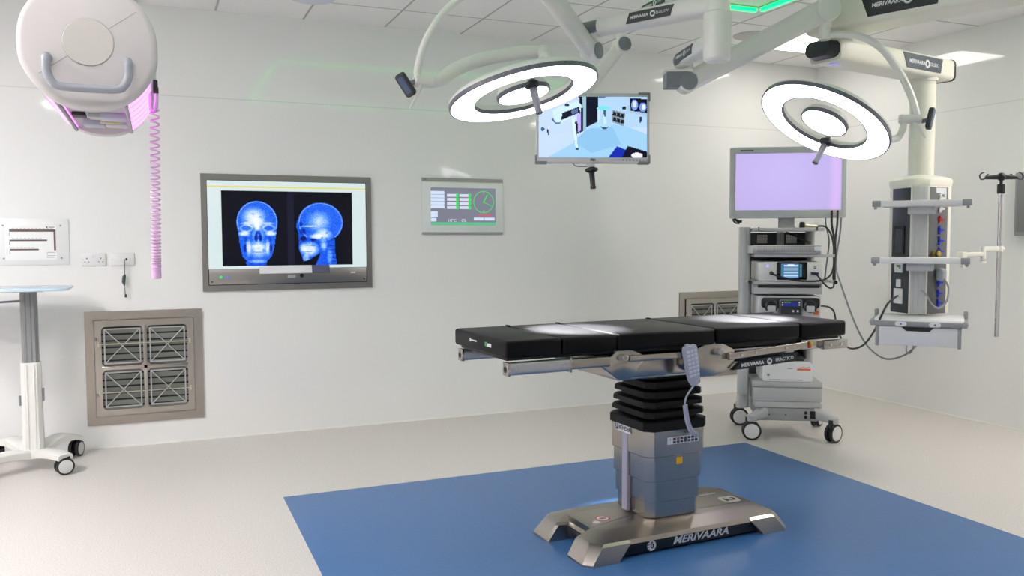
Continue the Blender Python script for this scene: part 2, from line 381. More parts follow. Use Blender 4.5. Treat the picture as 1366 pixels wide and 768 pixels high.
# ------------------------------------------------------------------ back wall: x-ray monitor
def soft(d, s): return np.clip((1-d)/s, 0, 1)
def xray():
    nx, ny = 176, 100
    X, Y = np.meshgrid(30+(np.arange(nx)+.5)/nx*1170, 60+(np.arange(ny)+.5)/ny*660)
    def E(cx, cy, rx, ry): return np.sqrt(((X-cx)/rx)**2+((Y-cy)/ry)**2)
    rng = np.random.default_rng(4); I = np.zeros(X.shape)
    # front view
    jaw = inpoly(X, Y, [(165, 400), (505, 400), (480, 560), (455, 640), (400, 690), (260, 690), (205, 640), (185, 560)])*1.
    sk = np.maximum(soft(E(335, 335, 180, 188), .06)*.46, jaw*.46)
    sk = np.maximum(sk, .66*soft(np.abs(E(335, 335, 172, 180)-1)/.05, .6)*(Y < 400)); sk = np.maximum(sk, .4*inpoly(X, Y, [(225, 680), (420, 680), (400, 722), (240, 722)]))
    for cx, cy, rx, ry, a, s in ((305, 285, 120, 95, .45, .8), (340, 350, 90, 60, .25, .7), (335, 375, 30, 40, .3, .7), (220, 435, 62, 26, .45, .6), (455, 435, 62, 26, .45, .6),
                                 (340, 570, 105, 90, .44, .7), (340, 545, 70, 18, .1, .6), (300, 585, 24, 20, -.1, .6), (385, 580, 24, 20, -.12, .6), (345, 560, 20, 16, -.1, .6), (255, 545, 25, 110, .3, .6), (425, 545, 22, 110, .3, .6), (335, 680, 90, 22, .25, .6), (235, 345, 60, 16, .25, .6), (440, 345, 60, 16, .25, .6),
                                 (240, 388, 66, 38, .26, .25), (436, 388, 64, 38, .24, .25), (240, 388, 52, 25, -.24, .3), (436, 388, 50, 25, -.26, .3), (342, 450, 60, 75, .22, .5), (324, 470, 20, 44, -.5, .5), (360, 470, 20, 44, -.5, .5), (342, 425, 32, 22, -.35, .5), (250, 485, 30, 34, -.16, .6), (432, 485, 30, 34, -.16, .6), (340, 330, 150, 150, .08, .9),
                                 (225, 560, 16, 45, -.25, .5), (452, 560, 16, 45, -.25, .5), (300, 265, 25, 16, -.16, .6), (365, 290, 20, 14, -.14, .6), (340, 600, 65, 5, -.35, .6)):
        sk = sk+a*soft(E(cx, cy, rx, ry), s)*(sk > .02)
    I = np.maximum(I, sk)
    # side view
    sd = soft(E(905, 335, 207, 180), .05)*.46
    sd = np.maximum(sd, .4*inpoly(X, Y, [(690, 320), (680, 370), (700, 430), (705, 500), (700, 570), (720, 620), (745, 685), (800, 670), (880, 620), (1000, 500), (1000, 320)]))
    sd = np.maximum(sd, .42*inpoly(X, Y, [(900, 560), (1030, 480), (1035, 600), (1050, 720), (850, 720), (890, 640)])); sd = np.maximum(sd, .64*soft(np.abs(E(905, 335, 198, 172)-1)/.05, .6)*(Y < 470))
    for cx, cy, rx, ry, a, s in ((890, 330, 125, 115, .36, .9), (930, 445, 95, 62, .42, .8), (960, 430, 14, 12, -.2, .6), (915, 470, 14, 14, -.2, .6), (960, 480, 12, 12, -.2, .6), (860, 460, 70, 30, .4, .6), (800, 575, 100, 78, .5, .6), (760, 560, 20, 14, -.12, .6), (830, 540, 26, 14, -.12, .6), (740, 560, 40, 50, .2, .6), (765, 655, 40, 40, .3, .6), (930, 540, 40, 60, .35, .7),
                                 (745, 480, 38, 28, -.3, .5), (835, 490, 32, 18, -.3, .5), (740, 415, 36, 32, -.24, .5), (720, 350, 22, 26, -.25, .5), (790, 370, 90, 10, .25, .6), (790, 600, 60, 5, -.3, .6), (985, 640, 30, 90, .22, .6), (790, 545, 70, 6, -.2, .7)):
        sd = sd+a*soft(E(cx, cy, rx, ry), s)*(sd > .02)
    for k in range(5): sd = sd-.14*soft(E(1000+k*6, 545+k*36, 45, 7), .5)*(sd > .02)
    I = np.maximum(I, sd)
    I = np.clip(I+(I > .05)*(rng.random(I.shape)-.5)*.14, 0, 1.1)
    ks = [0, .18, .42, .62, .85, 1.1]; cols = np.array([(5, 6, 18), (6, 30, 130), (12, 84, 236), (92, 152, 255), (205, 225, 255), (250, 252, 255)], float)
    out = np.stack([np.interp(I, ks, cols[:, c]) for c in range(3)], -1)
    out[:, (X[0] > 600) & (X[0] < 662)] = np.maximum(out[:, (X[0] > 600) & (X[0] < 662)], (22, 24, 44))
    return out
def wall_frame(cx, cz): return basis((cx, 0, cz), (1, 0, 0), (0, 0, 1), (0, -1, 0))
x0, x1, z0, z1 = -5.468, -4.264, 1.05, 1.874
cx, cz = (x0+x1)/2, (z0+z1)/2; hw, hh = (x1-x0)/2, (z1-z0)/2
M = wall_frame(cx, cz)
t = thing('wall_monitor', 'steel framed wall monitor showing two blue skull x-rays', 'monitor', (cx, 0, z0))
def ringpart(M, ho, hi, d0, d1, ro, ri, name, m, t, off=(0, 0)):
    a = rr(*ho, ro, 3); b = rr(*hi, ri, 3, *off); mb = MB(M)
    mb.loft([[(x, y, d0) for x, y in a], [(x, y, d1) for x, y in a], [(x, y, d1) for x, y in b], [(x, y, d0) for x, y in b]], False, None, True)
    return mb.build(name, m, t)
ringpart(M, (hw, hh), (hw-.038, hh-.042), .0005, .016, .003, .003, 'outer_frame', STEELM, t)
MB(M).b2((-hw+.036, -hh+.04, .0005), (hw-.036, hh-.04, .003)).build('back_panel', LBLK, t)
fz = -hh+.047; cz1 = -hh+.155
MB(M).b2((-hw+.044, fz, .003), (hw-.044, cz1, .011), .002).build('control_strip', STEELM, t)
MB(M).b2((-hw+.042, cz1+.001, .003), (hw-.042, hh-.046, .009), .001).build('screen_surround', glow('screen_white', (206, 222, 222), 1.0), t)
MB(M).b2((-hw+.042, hh-.094, .009), (hw-.042, hh-.082, .0095)).build('screen_header_line', glow('screen_yellow', (222, 214, 130), 1.0), t)
pw, ph = .924, .533
picture('xray_picture', M @ Matrix.Translation((-.005, .03, .0098)), pw, ph, xray(), t)
for k, (dx, c) in enumerate(((-.48, (60, 235, 150)), (-.435, (110, 130, 235)))):
    MB(M @ Matrix.Translation((dx, -hh+.1, .011))).lathe([(.011, 0), (.011, .003), (.008, .005)], 16).build('indicator_button', glow('button_%d' % k, c, .8), t, ('green', 'blue')[k]+' lit button')
m = MB(M)
for dx in (-hw+.062, hw-.062): m.m(0).cyl((dx, fz+.02, .011), (dx, fz+.02, .013), .006, n=12)
m.build('screw', BLACK, t)
MB(M).b2((-.02, -hh+.085, .011), (.035, -hh+.108, .016), .002).build('latch', LGREY, t)
MB(M @ Matrix.Translation((.08, -hh+.1, .011))).lathe([(.014, 0), (.014, .008), (.01, .011)], 16).build('lock', BLACK, t)
m = MB(M).m(0).b2((.44, -hh+.112, .011), (.475, -hh+.122, .0115)).build('tiny_label', INK, t)
# keyboard lying on the ledge
KM = M @ Matrix.Translation((-.02, -hh+.118, .046)) @ Matrix.Rotation(math.radians(-28), 4, 'X')
t = thing('keyboard', 'slim white keyboard with dark end folded out below the x-ray screen', 'keyboard', KM.translation)
MB(KM).b2((-.20, 0, 0), (.17, .062, .010), .003).build('body', mat('keyboard_white', (236, 236, 242), .45), t)
MB(KM).b2((.17, 0, 0), (.30, .062, .010), .003).build('number_pad', mat('key_slate', (84, 88, 112), .5), t, 'dark blue-grey end section')
m = MB(KM)
for r in range(3):
    for k in range(16): m.b2((-.194+k*.0225, .005+r*.018, .010), (-.194+k*.0225+.0205, .005+r*.018+.016, .0108))
m.build('key', mat('key_white', (236, 236, 240), .5), t, kind='stuff')

# ------------------------------------------------------------------ back wall: theatre control panel with clock
x0, x1, z0, z1 = -3.868, -3.195, 1.447, 1.884
cx, cz = (x0+x1)/2, (z0+z1)/2; hw, hh = (x1-x0)/2, (z1-z0)/2; M = wall_frame(cx, cz)
t = thing('control_panel', 'wall touch panel with a green clock face, right of the x-ray monitor', 'control panel', (cx, 0, z0))
MB(M).b2((-hw, -hh, .0005), (hw, hh, .014), .004).build('bezel', mat('panel_pale', (226, 231, 232), .35), t)
MB(M).b2((-hw, hh-.028, .0006), (hw, hh, .0155), .003).build('top_trim', MGREY, t)
MB(M).b2((-hw, -hh, .0006), (hw, -hh+.02, .0155), .003).build('bottom_trim', MGREY, t)
MB(M).b2((-hw, hh-.033, .013), (hw, hh-.029, .0148)).build('accent_line', mat('yellow_line', (206, 200, 120), .4), t)
m = MB(M).text('BIO', .015, Matrix.Translation((-hw+.027, hh-.014, .0155))).build('badge', LBLK, t)
def sx(x): return (x-535)/750*2*hw
def sz(y): return (388-y)/545*2*hh
mb = MB(M)
mb.m(0).b2((sx(238), sz(572), .014), (sx(840), sz(208), .0146))
mb.m(1).b2((sx(238), sz(572), .0146), (sx(840), sz(543), .0149))
mb.m(2)
for k in range(5): mb.b2((sx(238), sz(242+k*34+30), .0146), (sx(362), sz(242+k*34), .0149))
mb.b2((sx(238), sz(495), .0146), (sx(300), sz(437), .0149)).b2((sx(238), sz(535), .0146), (sx(288), sz(502), .0149)).b2((sx(633), sz(523), .0146), (sx(728), sz(496), .0149)).b2((sx(734), sz(523), .0146), (sx(828), sz(496), .0149))
for cx_ in (386, 501):
    for k in range(4):
        mb.m(3).b2((sx(cx_), sz(268+k*39+27), .0146), (sx(cx_+82), sz(268+k*39), .0149))
        mb.m(4).b2((sx(cx_+82), sz(268+k*39+30), .0146), (sx(cx_+106), sz(268+k*39-2), .0149))
cc = (sx(726), sz(342)); R = (sx(822)-sx(630))/2
mb.m(4).lathe([(R, .0146), (R, .015), (R*.94, .015), (R*.94, .0146)], 40, Matrix.Translation((cc[0], cc[1], 0)), True)
def hand(a, L, w): 
    d = Vector((math.sin(a), math.cos(a), 0)); mb.beam(Vector((cc[0], cc[1], .0149))-d*.006, Vector((cc[0], cc[1], .0149))+d*L, w, .0006, .0002)
hand(math.radians(29), R*.72, .009); hand(math.radians(115), R*.86, .004)
for k in (0, 6): a = k*PI/6; mb.beam(Vector((cc[0]+R*.78*math.sin(a), cc[1]+R*.78*math.cos(a), .0149)), Vector((cc[0]+R*.9*math.sin(a), cc[1]+R*.9*math.cos(a), .0149)), .006, .0006, .0002)
mb.m(5).text('00:00:00', .034, Matrix.Translation((sx(732), sz(473), .0147)))
mb.m(2).text('18°C', .034, Matrix.Translation((sx(432), sz(526), .0147))).text('0%', .034, Matrix.Translation((sx(540), sz(526), .0147)))
mb.build('touch_screen', [glow('ui_grey', (124, 126, 142), .9), glow('ui_green_bar', (92, 190, 140), .9), glow('ui_blue', (206, 222, 246), .95), glow('ui_lilac', (214, 214, 238), .95), glow('ui_green', (30, 225, 70), 1.0), glow('ui_red', (230, 60, 66), 1.0)], t)

# ------------------------------------------------------------------ back wall: notice board, sockets
cx, cz, hw, hh = -6.50, 1.404, .206, .15; M = wall_frame(cx, cz)
t = thing('notice_board', 'white wall notice behind a clear sheet, at the left edge above the white cart', 'notice', (cx, 0, cz-hh))
MB(M).b2((-hw, -hh, .0005), (hw, hh, .006), .001).build('mounting_plate', mat('board_white', (232, 232, 232), .25), t)
mb = MB(M).m(0).b2((-hw+.045, -.118, .006), (hw-.075, .105, .007))
mb.m(1).b2((-.135, .066, .007), (.13, .081, .0075)).b2((.118, -.056, .007), (.13, .066, .0075)).b2((-.135, .005, .007), (.08, .015, .0075)).b2((-.135, -.055, .007), (.03, -.045, .0075))
mb.m(2)
for k in range(11): mb.b2((-.12+k*.022, .086, .007), (-.106+k*.022, .0885, .0073))
for k in range(8): mb.b2((-.12+k*.022, .022, .007), (-.106+k*.022, .0245, .0073))
for k in range(6): mb.b2((-.12+k*.022, -.038, .007), (-.106+k*.022, -.0355, .0073))
for y in (.04, -.02, -.08): mb.b2((-.137, y, .007), (-.133, y+.024, .0073))
for k in range(4): mb.b2((.075, -.07-k*.011, .007), (.125, -.067-k*.011, .0073))
mb.m(3).ball((.08, .095, .007), .006, (1, 1, .2)); mb.m(2).b2((.09, .091, .007), (.125, .098, .0073))
mb.build('paper_diagram', [mat('paper', (240, 240, 240), .5), mat('diagram_brown', (92, 72, 66), .5), mat('print_grey', (150, 150, 152), .5), mat('print_green', (70, 120, 80), .5)], t)
for sx_ in (-1, 1):
    for sy2 in (-1, 1): MB(M @ Matrix.Translation((sx_*.165-.005, sy2*.106, .006))).lathe([(.006, 0), (.006, .004), (.004, .006)], 12).build('stud', MGREY, t)
def plate(cx, cz, name, label):
    M = wall_frame(cx, cz); t = thing(name, label, 'socket', (cx, 0, cz-.045)); MB(M).b2((-.073, -.043, .0005), (.073, .043, .011), .004).build('faceplate', SOCK, t); return M, t
M, t = plate(-6.149, 1.285, 'double_socket', 'white double power socket, left of the pair on the wall')
for s in (-1, 1):
    mb = MB(M).m(0)
    mb.b2((s*.042-.004, .002, .011), (s*.042+.004, .012, .0116)).b2((s*.042-.016, -.018, .011), (s*.042-.007, -.013, .0116)).b2((s*.042+.007, -.018, .011), (s*.042+.016, -.013, .0116))
    mb.build('socket_outlet', GREY, t)
    MB(M).b2((s*.009-.007, .014, .011), (s*.009+.007, .036, .015), .0015).build('switch', SOCK, t)
for s in (-1, 1): MB(M @ Matrix.Translation((s*.062, 0, .011))).lathe([(.0035, 0), (.0035, .001), (.002, .0015)], 10).build('screw', LGREY, t)
M, t = plate(-5.974, 1.284, 'data_socket', 'white wall socket with a small grey lead hanging from it')
MB(M).b2((.018, -.008, .011), (.03, .008, .0135), .001).build('port', DARK, t)
MB(M).b2((-.05, -.022, .011), (.008, .024, .0125), .001).build('blank_module', SOCK, t)
for s in (-1, 1): MB(M @ Matrix.Translation((s*.062, 0, .011))).lathe([(.0035, 0), (.0035, .001), (.002, .0015)], 10).build('screw', LGREY, t)
t = thing('hanging_lead', 'thin grey lead with a dark inline clip dangling below the wall socket', 'cable', (-5.962, -.02, 1.05))
c = catmull([(-5.962, -.0135, 1.283), (-5.962, -.03, 1.26), (-5.963, -.03, 1.2), (-5.966, -.03, 1.16), (-5.967, -.028, 1.12), (-5.964, -.026, 1.06), (-5.961, -.024, 1.035)])
MB().tube(c, .0032, 8).build('cord', GREY, t)
MB().tube([(-5.962, -.03, 1.182), (-5.967, -.031, 1.165), (-5.971, -.031, 1.13), (-5.966, -.029, 1.108)], [.006, .012, .012, .005], 10).build('clip', mat('clip_green_grey', (58, 78, 80), .4), t)
MB().cyl((-5.961, -.024, 1.048), (-5.9605, -.024, 1.026), .007, n=10, bev=.002).build('plug', DARK, t)

# right wall control panel at the picture edge
M = basis((0, -2.27, 1.648), (0, -1, 0), (0, 0, 1), (-1, 0, 0))
t = thing('wall_box', 'grey box on the right wall cut by the right edge of the picture', 'wall panel', (0, -2.27, 1.42))
MB(M).b2((-.21, -.226, .0005), (.21, .226, .04), .008).build('housing', MGREY, t)
MB(M).b2((-.19, -.2, .04), (.19, .2, .043), .002).build('front_cover', mat('cover_grey', (132, 132, 134), .4), t)
# ------------------------------------------------------------------ operating table
TO, TA = (-3.55, -2.88, 0), math.radians(2.6)
TM = frame(TO, TA)
t = thing('operating_table', 'black cushioned operating table on a stainless steel column standing on the blue floor', 'operating table', TO, TA)
SX = basis((0, 0, 0), (1, 0, 0), (0, 0, 1), (0, -1, 0))      # drawing plane: x along the table, y up, z towards the viewer
# base: low stainless cover with four flared feet
def base_sec(hx, hy, c, nd, nh, z):                           # outline with a notch in each end
    return [(-hx+c, -hy, z), (hx-c, -hy, z), (hx, -hy+c, z), (hx, -nh-.012, z), (hx-nd, -nh, z), (hx-nd, nh, z), (hx, nh+.012, z), (hx, hy-c, z), (hx-c, hy, z), (-hx+c, hy, z), (-hx, hy-c, z), (-hx, nh+.012, z), (-hx+nd, nh, z), (-hx+nd, -nh, z), (-hx, -nh-.012, z), (-hx, -hy+c, z)]
mb = MB(TM)
mb.loft([base_sec(.525, .252, .05, .062, .088, .068), base_sec(.515, .242, .05, .06, .09, .086), base_sec(.462, .172, .05, .004, .1, .115), base_sec(.445, .158, .05, .004, .1, .119)])
for sx_ in (-1, 1):
    for sy2 in (-1, 1):
        secs = []
        for z, (xa, xb, ya, yb), c in ((.0, (.40, .572, .09, .268), .034), (.01, (.40, .572, .09, .268), .034), (.075, (.335, .528, .084, .254), .045), (.086, (.34, .515, .09, .242), .045)):
            cx, cy, hx, hy = (xa+xb)/2, (ya+yb)/2, (xb-xa)/2, (yb-ya)/2
            q = [(cx-hx, cy-hy), (cx+hx-.012, cy-hy), (cx+hx, cy-hy+.012), (cx+hx, cy+hy-c), (cx+hx-c, cy+hy), (cx-hx, cy+hy)]
            secs.append([(sx_*x, sy2*y, z) for x, y in q])
        mb.loft(secs)
mb.build('base_cover', STEELH, t, angle=25)
bm_ = MB(TM); bm_.b2((-.43, -.236, .012), (.43, .236, .07), .006).b2((-.47, -.086, .02), (.47, .086, .066), .004); base = bm_.build('base_skirt', LBLK, t, 'black side panel carrying a maker name in white letters')
FT = TM @ SX @ Matrix.Translation((0, 0, .2365))
mb = MB(FT @ Matrix.Translation((-.215, .038, 0))).m(0).lathe([(.024, 0), (.024, .0006), (0, .0006)], 28)
mb.m(1)
for k in range(4): mb.b2((-.03, -.018+k*.011, .0006), (-.010, -.0145+k*.011, .001))
mb.tube([(-.004, .012, .001), (-.004, -.008, .001), (.003, -.012, .001), (.008, -.008, .001), (.008, .008, .001)], .0028, 6).ball((.002, .014, .0008), .004, (1, 1, .2))
mb.build('emblem', [INK, LBLK], base)
MB(FT @ Matrix.Translation((.06, .04, 0))).text('MERIVAARA', .047, Matrix.Identity(4) @ Matrix.Diagonal((1.26, 1, 1, 1)), shear=.28, bold=.0012).build('lettering', INK, base)
# stickers on the base top
BT = TM @ Matrix.Translation((0, 0, .1193))
mb = MB(BT @ Matrix.Translation((-.345, -.03, 0))).m(0).lathe([(.034, 0), (.034, .0006), (0, .0006)], 28)
mb.m(1).lathe([(.034, .0004), (.034, .001), (.028, .001), (.028, .0004)], 28, None, True).beam((-.022, .0, .0007), (.022, 0, .0007), .004, .0006, .0002).m(2).b2((-.015, -.012, .0006), (.014, .010, .0008))
mb.build('warning_sticker', [INK, mat('sticker_red', (196, 44, 46), .5), GREY], t, 'round white sticker with red ring')
MB(BT @ Matrix.Translation((-.40, -.065, 0))).lathe([(.017, 0), (.017, .0008), (0, .0008)], 20).build('round_sticker', INK, t, 'small white oval sticker')
mb = MB(BT @ Matrix.Translation((.37, -.06, 0)) @ Matrix.Rotation(math.radians(-92), 4, 'Z'))
mb.m(0).prism(rr(.045, .045, .02), 0, .0006).m(1).text('2', .085, Matrix.Translation((0, 0, .0008)), bold=.003)
mb.build('number_sticker', [mat('sticker_steel', (196, 196, 190), .4), LBLK], t, 'square sticker with a black number 2')
mb = MB(BT @ Matrix.Translation((.335, .055, 0))).m(0)
for k in range(3): mb.b2((-.06+k*.035, -.006, 0), (-.03+k*.035, .006, .0006))
mb.build('small_print', INK, t)
# column: nested boxes
OX = -.022
def colsec(z0, z1, h, name, m, lab=None, c=.035):
    mb = MB(TM); mb.loft([[(x, y, z) for x, y in cs(h-(.004 if z in (z0, z1) else 0), h-(.004 if z in (z0, z1) else 0), c, OX, 0)] for z in (z0, z0+.004, z1-.004, z1)])
    return mb.build(name, m, t, lab, angle=25)
colsec(.12, .20, .148, 'column_foot', STEEL)
colsec(.196, .298, .156, 'column_section', STEEL)
colsec(.294, .415, .163, 'column_section', STEEL)
top = colsec(.411, .535, .170, 'column_head', STEEL)
mb = MB(TM); secs = []
zs = [(.532, .174), (.536, .177), (.572, .177), (.576, .172)]
z = .576
for k in range(5):
    h = .170-.004*k
    zs += [(z+.006, .142-.003*k), (z+.016, .142-.003*k), (z+.022, h), (z+.043, h-.001), (z+.047, h-.008)]; z += .046
secs = [[(x, y, zz) for x, y in cs(h, h, .036, OX, 0)] for zz, h in zs]
mb.loft(secs); mb.build('bellows', BELLOW, t, angle=25)
mb = MB(TM @ Matrix.Translation((OX-.1705, .02, 0)))
mb.b2((-.002, -.022, .125), (.02, .022, .53), .002); mb.build('corner_strip', mat('strip_lilac', (150, 148, 168), .5), t, 'lilac grey vertical strip')
LM = TM @ basis((OX-.1735, .03, .516), (0, -1, 0), (0, 0, 1), (-1, 0, 0))
mb = MB(LM).m(0).b2((-.075, -.018, -.001), (.062, .018, .0006)); mb.m(1).b2((-.07, -.014, .0006), (-.04, .014, .001)).text('BENDER', .027, Matrix.Translation((.014, 0, .0008)), bold=.0006)
mb.m(0).beam((-.064, -.008, .0012), (-.047, .009, .0012), .004, .0004, .0001).beam((-.062, .006, .0012), (-.055, .010, .0012), .006, .0004, .0001)
mb.build('name_sticker', [mat('sticker_white', (226, 226, 232), .5), mat('ink_dark', (44, 46, 52), .5)], top, 'white sticker reading BENDER')
KM2 = TM @ SX @ Matrix.Translation((OX+.0235, .485, .1705))
mb = MB(KM2).m(0).prism(rr(.092, .019, .005), 0, .003).m(1).prism(rr(.089, .0165, .004), .003, .0035)
for i in range(7):
    for j in range(2):
        mb.m(3 if (i, j) == (1, 1) else 2)
        if i == 3:
            if j == 0: mb.b2((-.058+i*.0205, -.013, .0035), (-.058+i*.0205+.016, .013, .0042))
            continue
        mb.b2((-.058+i*.0205, -.013+j*.0145, .0035), (-.058+i*.0205+.016, -.002+j*.0145, .0042))
mb.m(2).lathe([(.003, .0035), (.003, .004), (0, .004)], 10, Matrix.Translation((-.073, .006, 0)))
mb.build('keypad', [GREY, mat('keypad_pale', (214, 222, 230), .4), mat('keypad_key', (54, 62, 74), .5), mat('keypad_orange', (150, 100, 84), .5)], top, 'pale keypad with dark keys')
MB(TM @ SX @ Matrix.Translation((OX+.01, .385, .1635))).prism(rr(.017, .017, .004), 0, .0008).build('yellow_sticker', mat('sticker_yellow', (226, 176, 26), .5), t, 'yellow square sticker')
# frame under the top
mb = MB(TM)
mb.b2((-.40, -.215, .80), (.07, .215, .885), .008); mb.b2((-.36, -.18, .785), (.05, .18, .803), .004).b2((-.14, -.11, .775), (.10, .11, .81), .01)
mb.build('top_frame', STEEL, t)
MB(TM).b2((.08, -.23, .835), (.62, .23, .90), .01).build('back_section_frame', mat('steel_smooth', (176, 180, 188), .25, 1.), t)
MB(TM).b2((-.93, -.235, .918), (-.40, .255, .93), .003).b2((-.41, -.24, .916), (.105, .255, .928), .003).b2((.11, -.24, .905), (.62, .255, .93), .003).b2((.62, -.235, .915), (.90, .25, .93), .003).build('cushion_plates', BLACK, t)
def mirrored(fn):
    for s in (-1, 1): fn(s)
def gusset(s):
    G = TM @ basis((0, s*.235, 0), (1, 0, 0), (0, 0, 1), (0, -1, 0))
    mb = MB(G).prism([(-.485, .865), (-.475, .885), (-.41, .932), (-.385, .942), (-.35, .938), (-.30, .915), (-.27, .905), (-.27, .88), (-.31, .845), (-.335, .806), (-.40, .803), (-.425, .822)], -.018, .018, bev=.003)
    mb.build('hinge_plate', STEEL, t)
    d = .018 if s < 0 else -.018; e = .006 if s < 0 else -.006
    MB(G @ Matrix.Translation((-.39, .902, 0))).lathe([(.015, 0), (.015, d+6*e), (.011, d+6.4*e), (.008, d+5.7*e), (0, d+5.7*e)], 20).build('hinge_bolt', mat('bolt_metal', (176, 172, 168), .42, .7), t)
    mb = MB(G).prism([(-.02, .895), (.0, .912), (.09, .944), (.115, .946), (.145, .938), (.215, .905), (.24, .88), (.228, .845), (.20, .815), (.155, .794), (.10, .785), (.04, .787), (-.01, .805), (-.035, .84), (-.035, .875)], -.022, .022, bev=.004)
    mb.build('hinge_cover', STEEL, t)
    MB(G @ Matrix.Translation((.120, .898, 0))).lathe([(.016, 0), (.016, d+6*e), (.011, d+6.4*e), (.008, d+5.7*e), (0, d+5.7*e)], 20).build('hinge_bolt', mat('bolt_metal', (176, 172, 168), .42, .7), t)
mirrored(gusset)
def rails(s):
    y0, y1 = (s*.262, s*.280)
    MB(TM).b2((-.362, y0, .882), (-.005, y1, .910), .003).build('side_rail', STEEL, t)
    for xs in (-.36, -.06): MB(TM).b2((xs, s*.20, .888), (xs+.03, s*.265, .904)).build('rail_spacer', STEEL, t)
    a, b = Vector((.178, s*.271, .871)), Vector((.65, s*.271, .9))
    mb = MB(TM).beam(a, b, .018, .031, .003); r = mb.build('side_rail', STEEL, t)
    for k in (.15, .33, .72): p = a.lerp(b, k); MB(TM).cyl(p+Vector((0, s*.008, 0)), p+Vector((0, s*.0115, 0)), .007, n=12).build('rail_screw', CHROME, r)
    MB(TM).b2((.22, s*.22, .875), (.6, s*.268, .89), .002).build('rail_spacer', STEEL, t)
    mb = MB(TM).b2((.765, s*.244, .868), (.925, s*.272, .912), .004); r = mb.build('end_rail', STEEL, t)
    for k in (.81, .88): MB(TM).cyl((k, s*.271, .89), (k, s*.275, .89), .008, n=12).build('rail_screw', CHROME, r)
    MB(TM).b2((.64, s*.19, .872), (.78, s*.25, .92), .006).build('end_bracket', STEEL, t)
    # leg section tubes
    tb = MB(TM); sec = rr(.024, .026, .012)
    yc = s*.245
    tb.loft([[(x, yc+u, .887+v) for u, v in sec] for x in (-.93, -.652)]); tube = tb.build('leg_rail', ALU, t)
    MB(TM).b2((-.94, yc-.026, .859), (-.928, yc+.026, .915), .003).build('end_plate', STEEL, tube)
    MB(TM).lathe([(.0125, 0), (.0125, .002), (0, .002)], 20, along((-.940, yc, .885), (-.95, yc, .885))).build('end_hole', BLACK, tube)
    MB(TM).b2((-.654, yc-.027, .856), (-.644, yc+.027, .918), .002).build('clamp_collar', STEEL, t)
    tb = MB(TM); sec = rr(.022, .022, .008); tb.loft([[(x, yc+u, .889+v) for u, v in sec] for x in (-.645, -.455)]); tb.build('leg_rail_mount', STEEL, t)
    for k in (-.90, -.68): MB(TM).cyl((k, yc+s*.023, .888), (k, yc+s*.0255, .888), .007, n=12).build('rail_screw', CHROME, tube)
mirrored(rails)
MB(TM).b2((.66, -.278, .882), (.68, -.262, .902), .004).build('red_knob', mat('knob_red', (170, 40, 36), .4), t, 'small red knob')
MB(TM).b2((.685, -.268, .893), (.70, -.255, .91), .003).build('yellow_tag', mat('tag_yellow', (214, 190, 40), .5), t, 'small yellow tag')
PM = TM @ SX @ Matrix.Translation((0, 0, .268))
np_ = MB(PM).prism([(.205, .806), (.252, .84), (.60, .866), (.575, .824)], -.02, .004).build('name_plate', LBLK, t, 'black plate with white maker lettering')
ang = math.atan2(.022, .35)
NM = PM @ Matrix.Translation((.41, .8335, .0042)) @ Matrix.Rotation(ang*.9, 4, 'Z')
mb = MB(NM).m(0).text('MERIVAARA', .0225, Matrix.Translation((-.09, 0, 0)) @ Matrix.Diagonal((1.12, 1, 1, 1)), bold=.0007).build('plate_lettering', INK, np_); mb = MB(NM).m(0).text('PRACTICO', .023, Matrix.Translation((.105, .0, 0)))
mb.build('plate_lettering', INK, np_); mb = MB(NM).m(0).lathe([(.0155, 0), (.0155, .0006), (0, .0006)], 22, Matrix.Translation((.012, 0, 0))); mb.m(1).text('M', .017, Matrix.Translation((.012, 0, .001)), bold=.0008)
mb.build('plate_emblem', [INK, LBLK], np_)
# cushions
def cushion(xa, xb, ya=-.268, yb=.292, za=.93, zb=1.004):
    mb = MB(TM).b2((xa, ya, za), (xb, yb, zb), .013, seg=3); return mb.build('cushion', VINYL, t)
first = cushion(-.948, -.69); cushion(-.684, -.421); cushion(-.415, .106); cushion(.112, .615); cushion(.622, .918)
EM = TM @ basis((-.9487, 0, .966), (0, -1, 0), (0, 0, 1), (-1, 0, 0))
mb = MB(EM).m(0).lathe([(.008, 0), (.008, .0006), (0, .0006)], 16, Matrix.Translation((-.10, .006, 0))).b2((-.09, .003, 0), (-.03, .009, .0006))
mb.m(1).b2((.06, -.004, 0), (.085, .014, .0006)).m(0).b2((.085, -.004, 0), (.125, .010, .0006))
mb.build('cushion_mark', [INK, mat('mark_green', (66, 150, 70), .5)], first, 'small white and green print')
for x in (-.687, -.418, .109): MB(TM).box((x, .27, 1.0), (.02, .03, .018), .006).build('cushion_tab', VINYL, t)
# hand control hanging on the near rail
HM = TM @ basis((-.048, -.296, .852), (.985, 0, .17), (-.17, 0, .985), (0, -1, 0))
t = thing('hand_control', 'pale lilac handset hooked on the near rail of the operating table', 'handset', HM.translation)
body = [(-.014, -.094), (.014, -.094), (.026, -.07), (.034, -.02), (.036, .07), (.03, .088), (-.03, .088), (-.036, .07), (-.034, -.02), (-.026, -.07)]
MB(HM).prism(body, -.012, .012, bev=.004).build('body', LAV, t)
mb = MB(HM)
for i in range(3):
    for j in range(7): mb.b2((-.028+i*.0195, -.052+j*.0182, .012), (-.028+i*.0195+.0165, -.052+j*.0182+.012, .0142), .001)
mb.build('key', LAVD, t, kind='stuff')
MB(HM).b2((-.012, .07, -.025), (.012, .092, -.008), .003).build('hook', LAV, t)
c = [HM @ Vector((0, -.092, 0)), TM @ Vector((-.070, -.296, .72)), TM @ Vector((-.078, -.29, .69)), TM @ Vector((-.074, -.285, .665))]
MB().tube(catmull(c, 6), .0042, 8).build('lead', LAV, t)
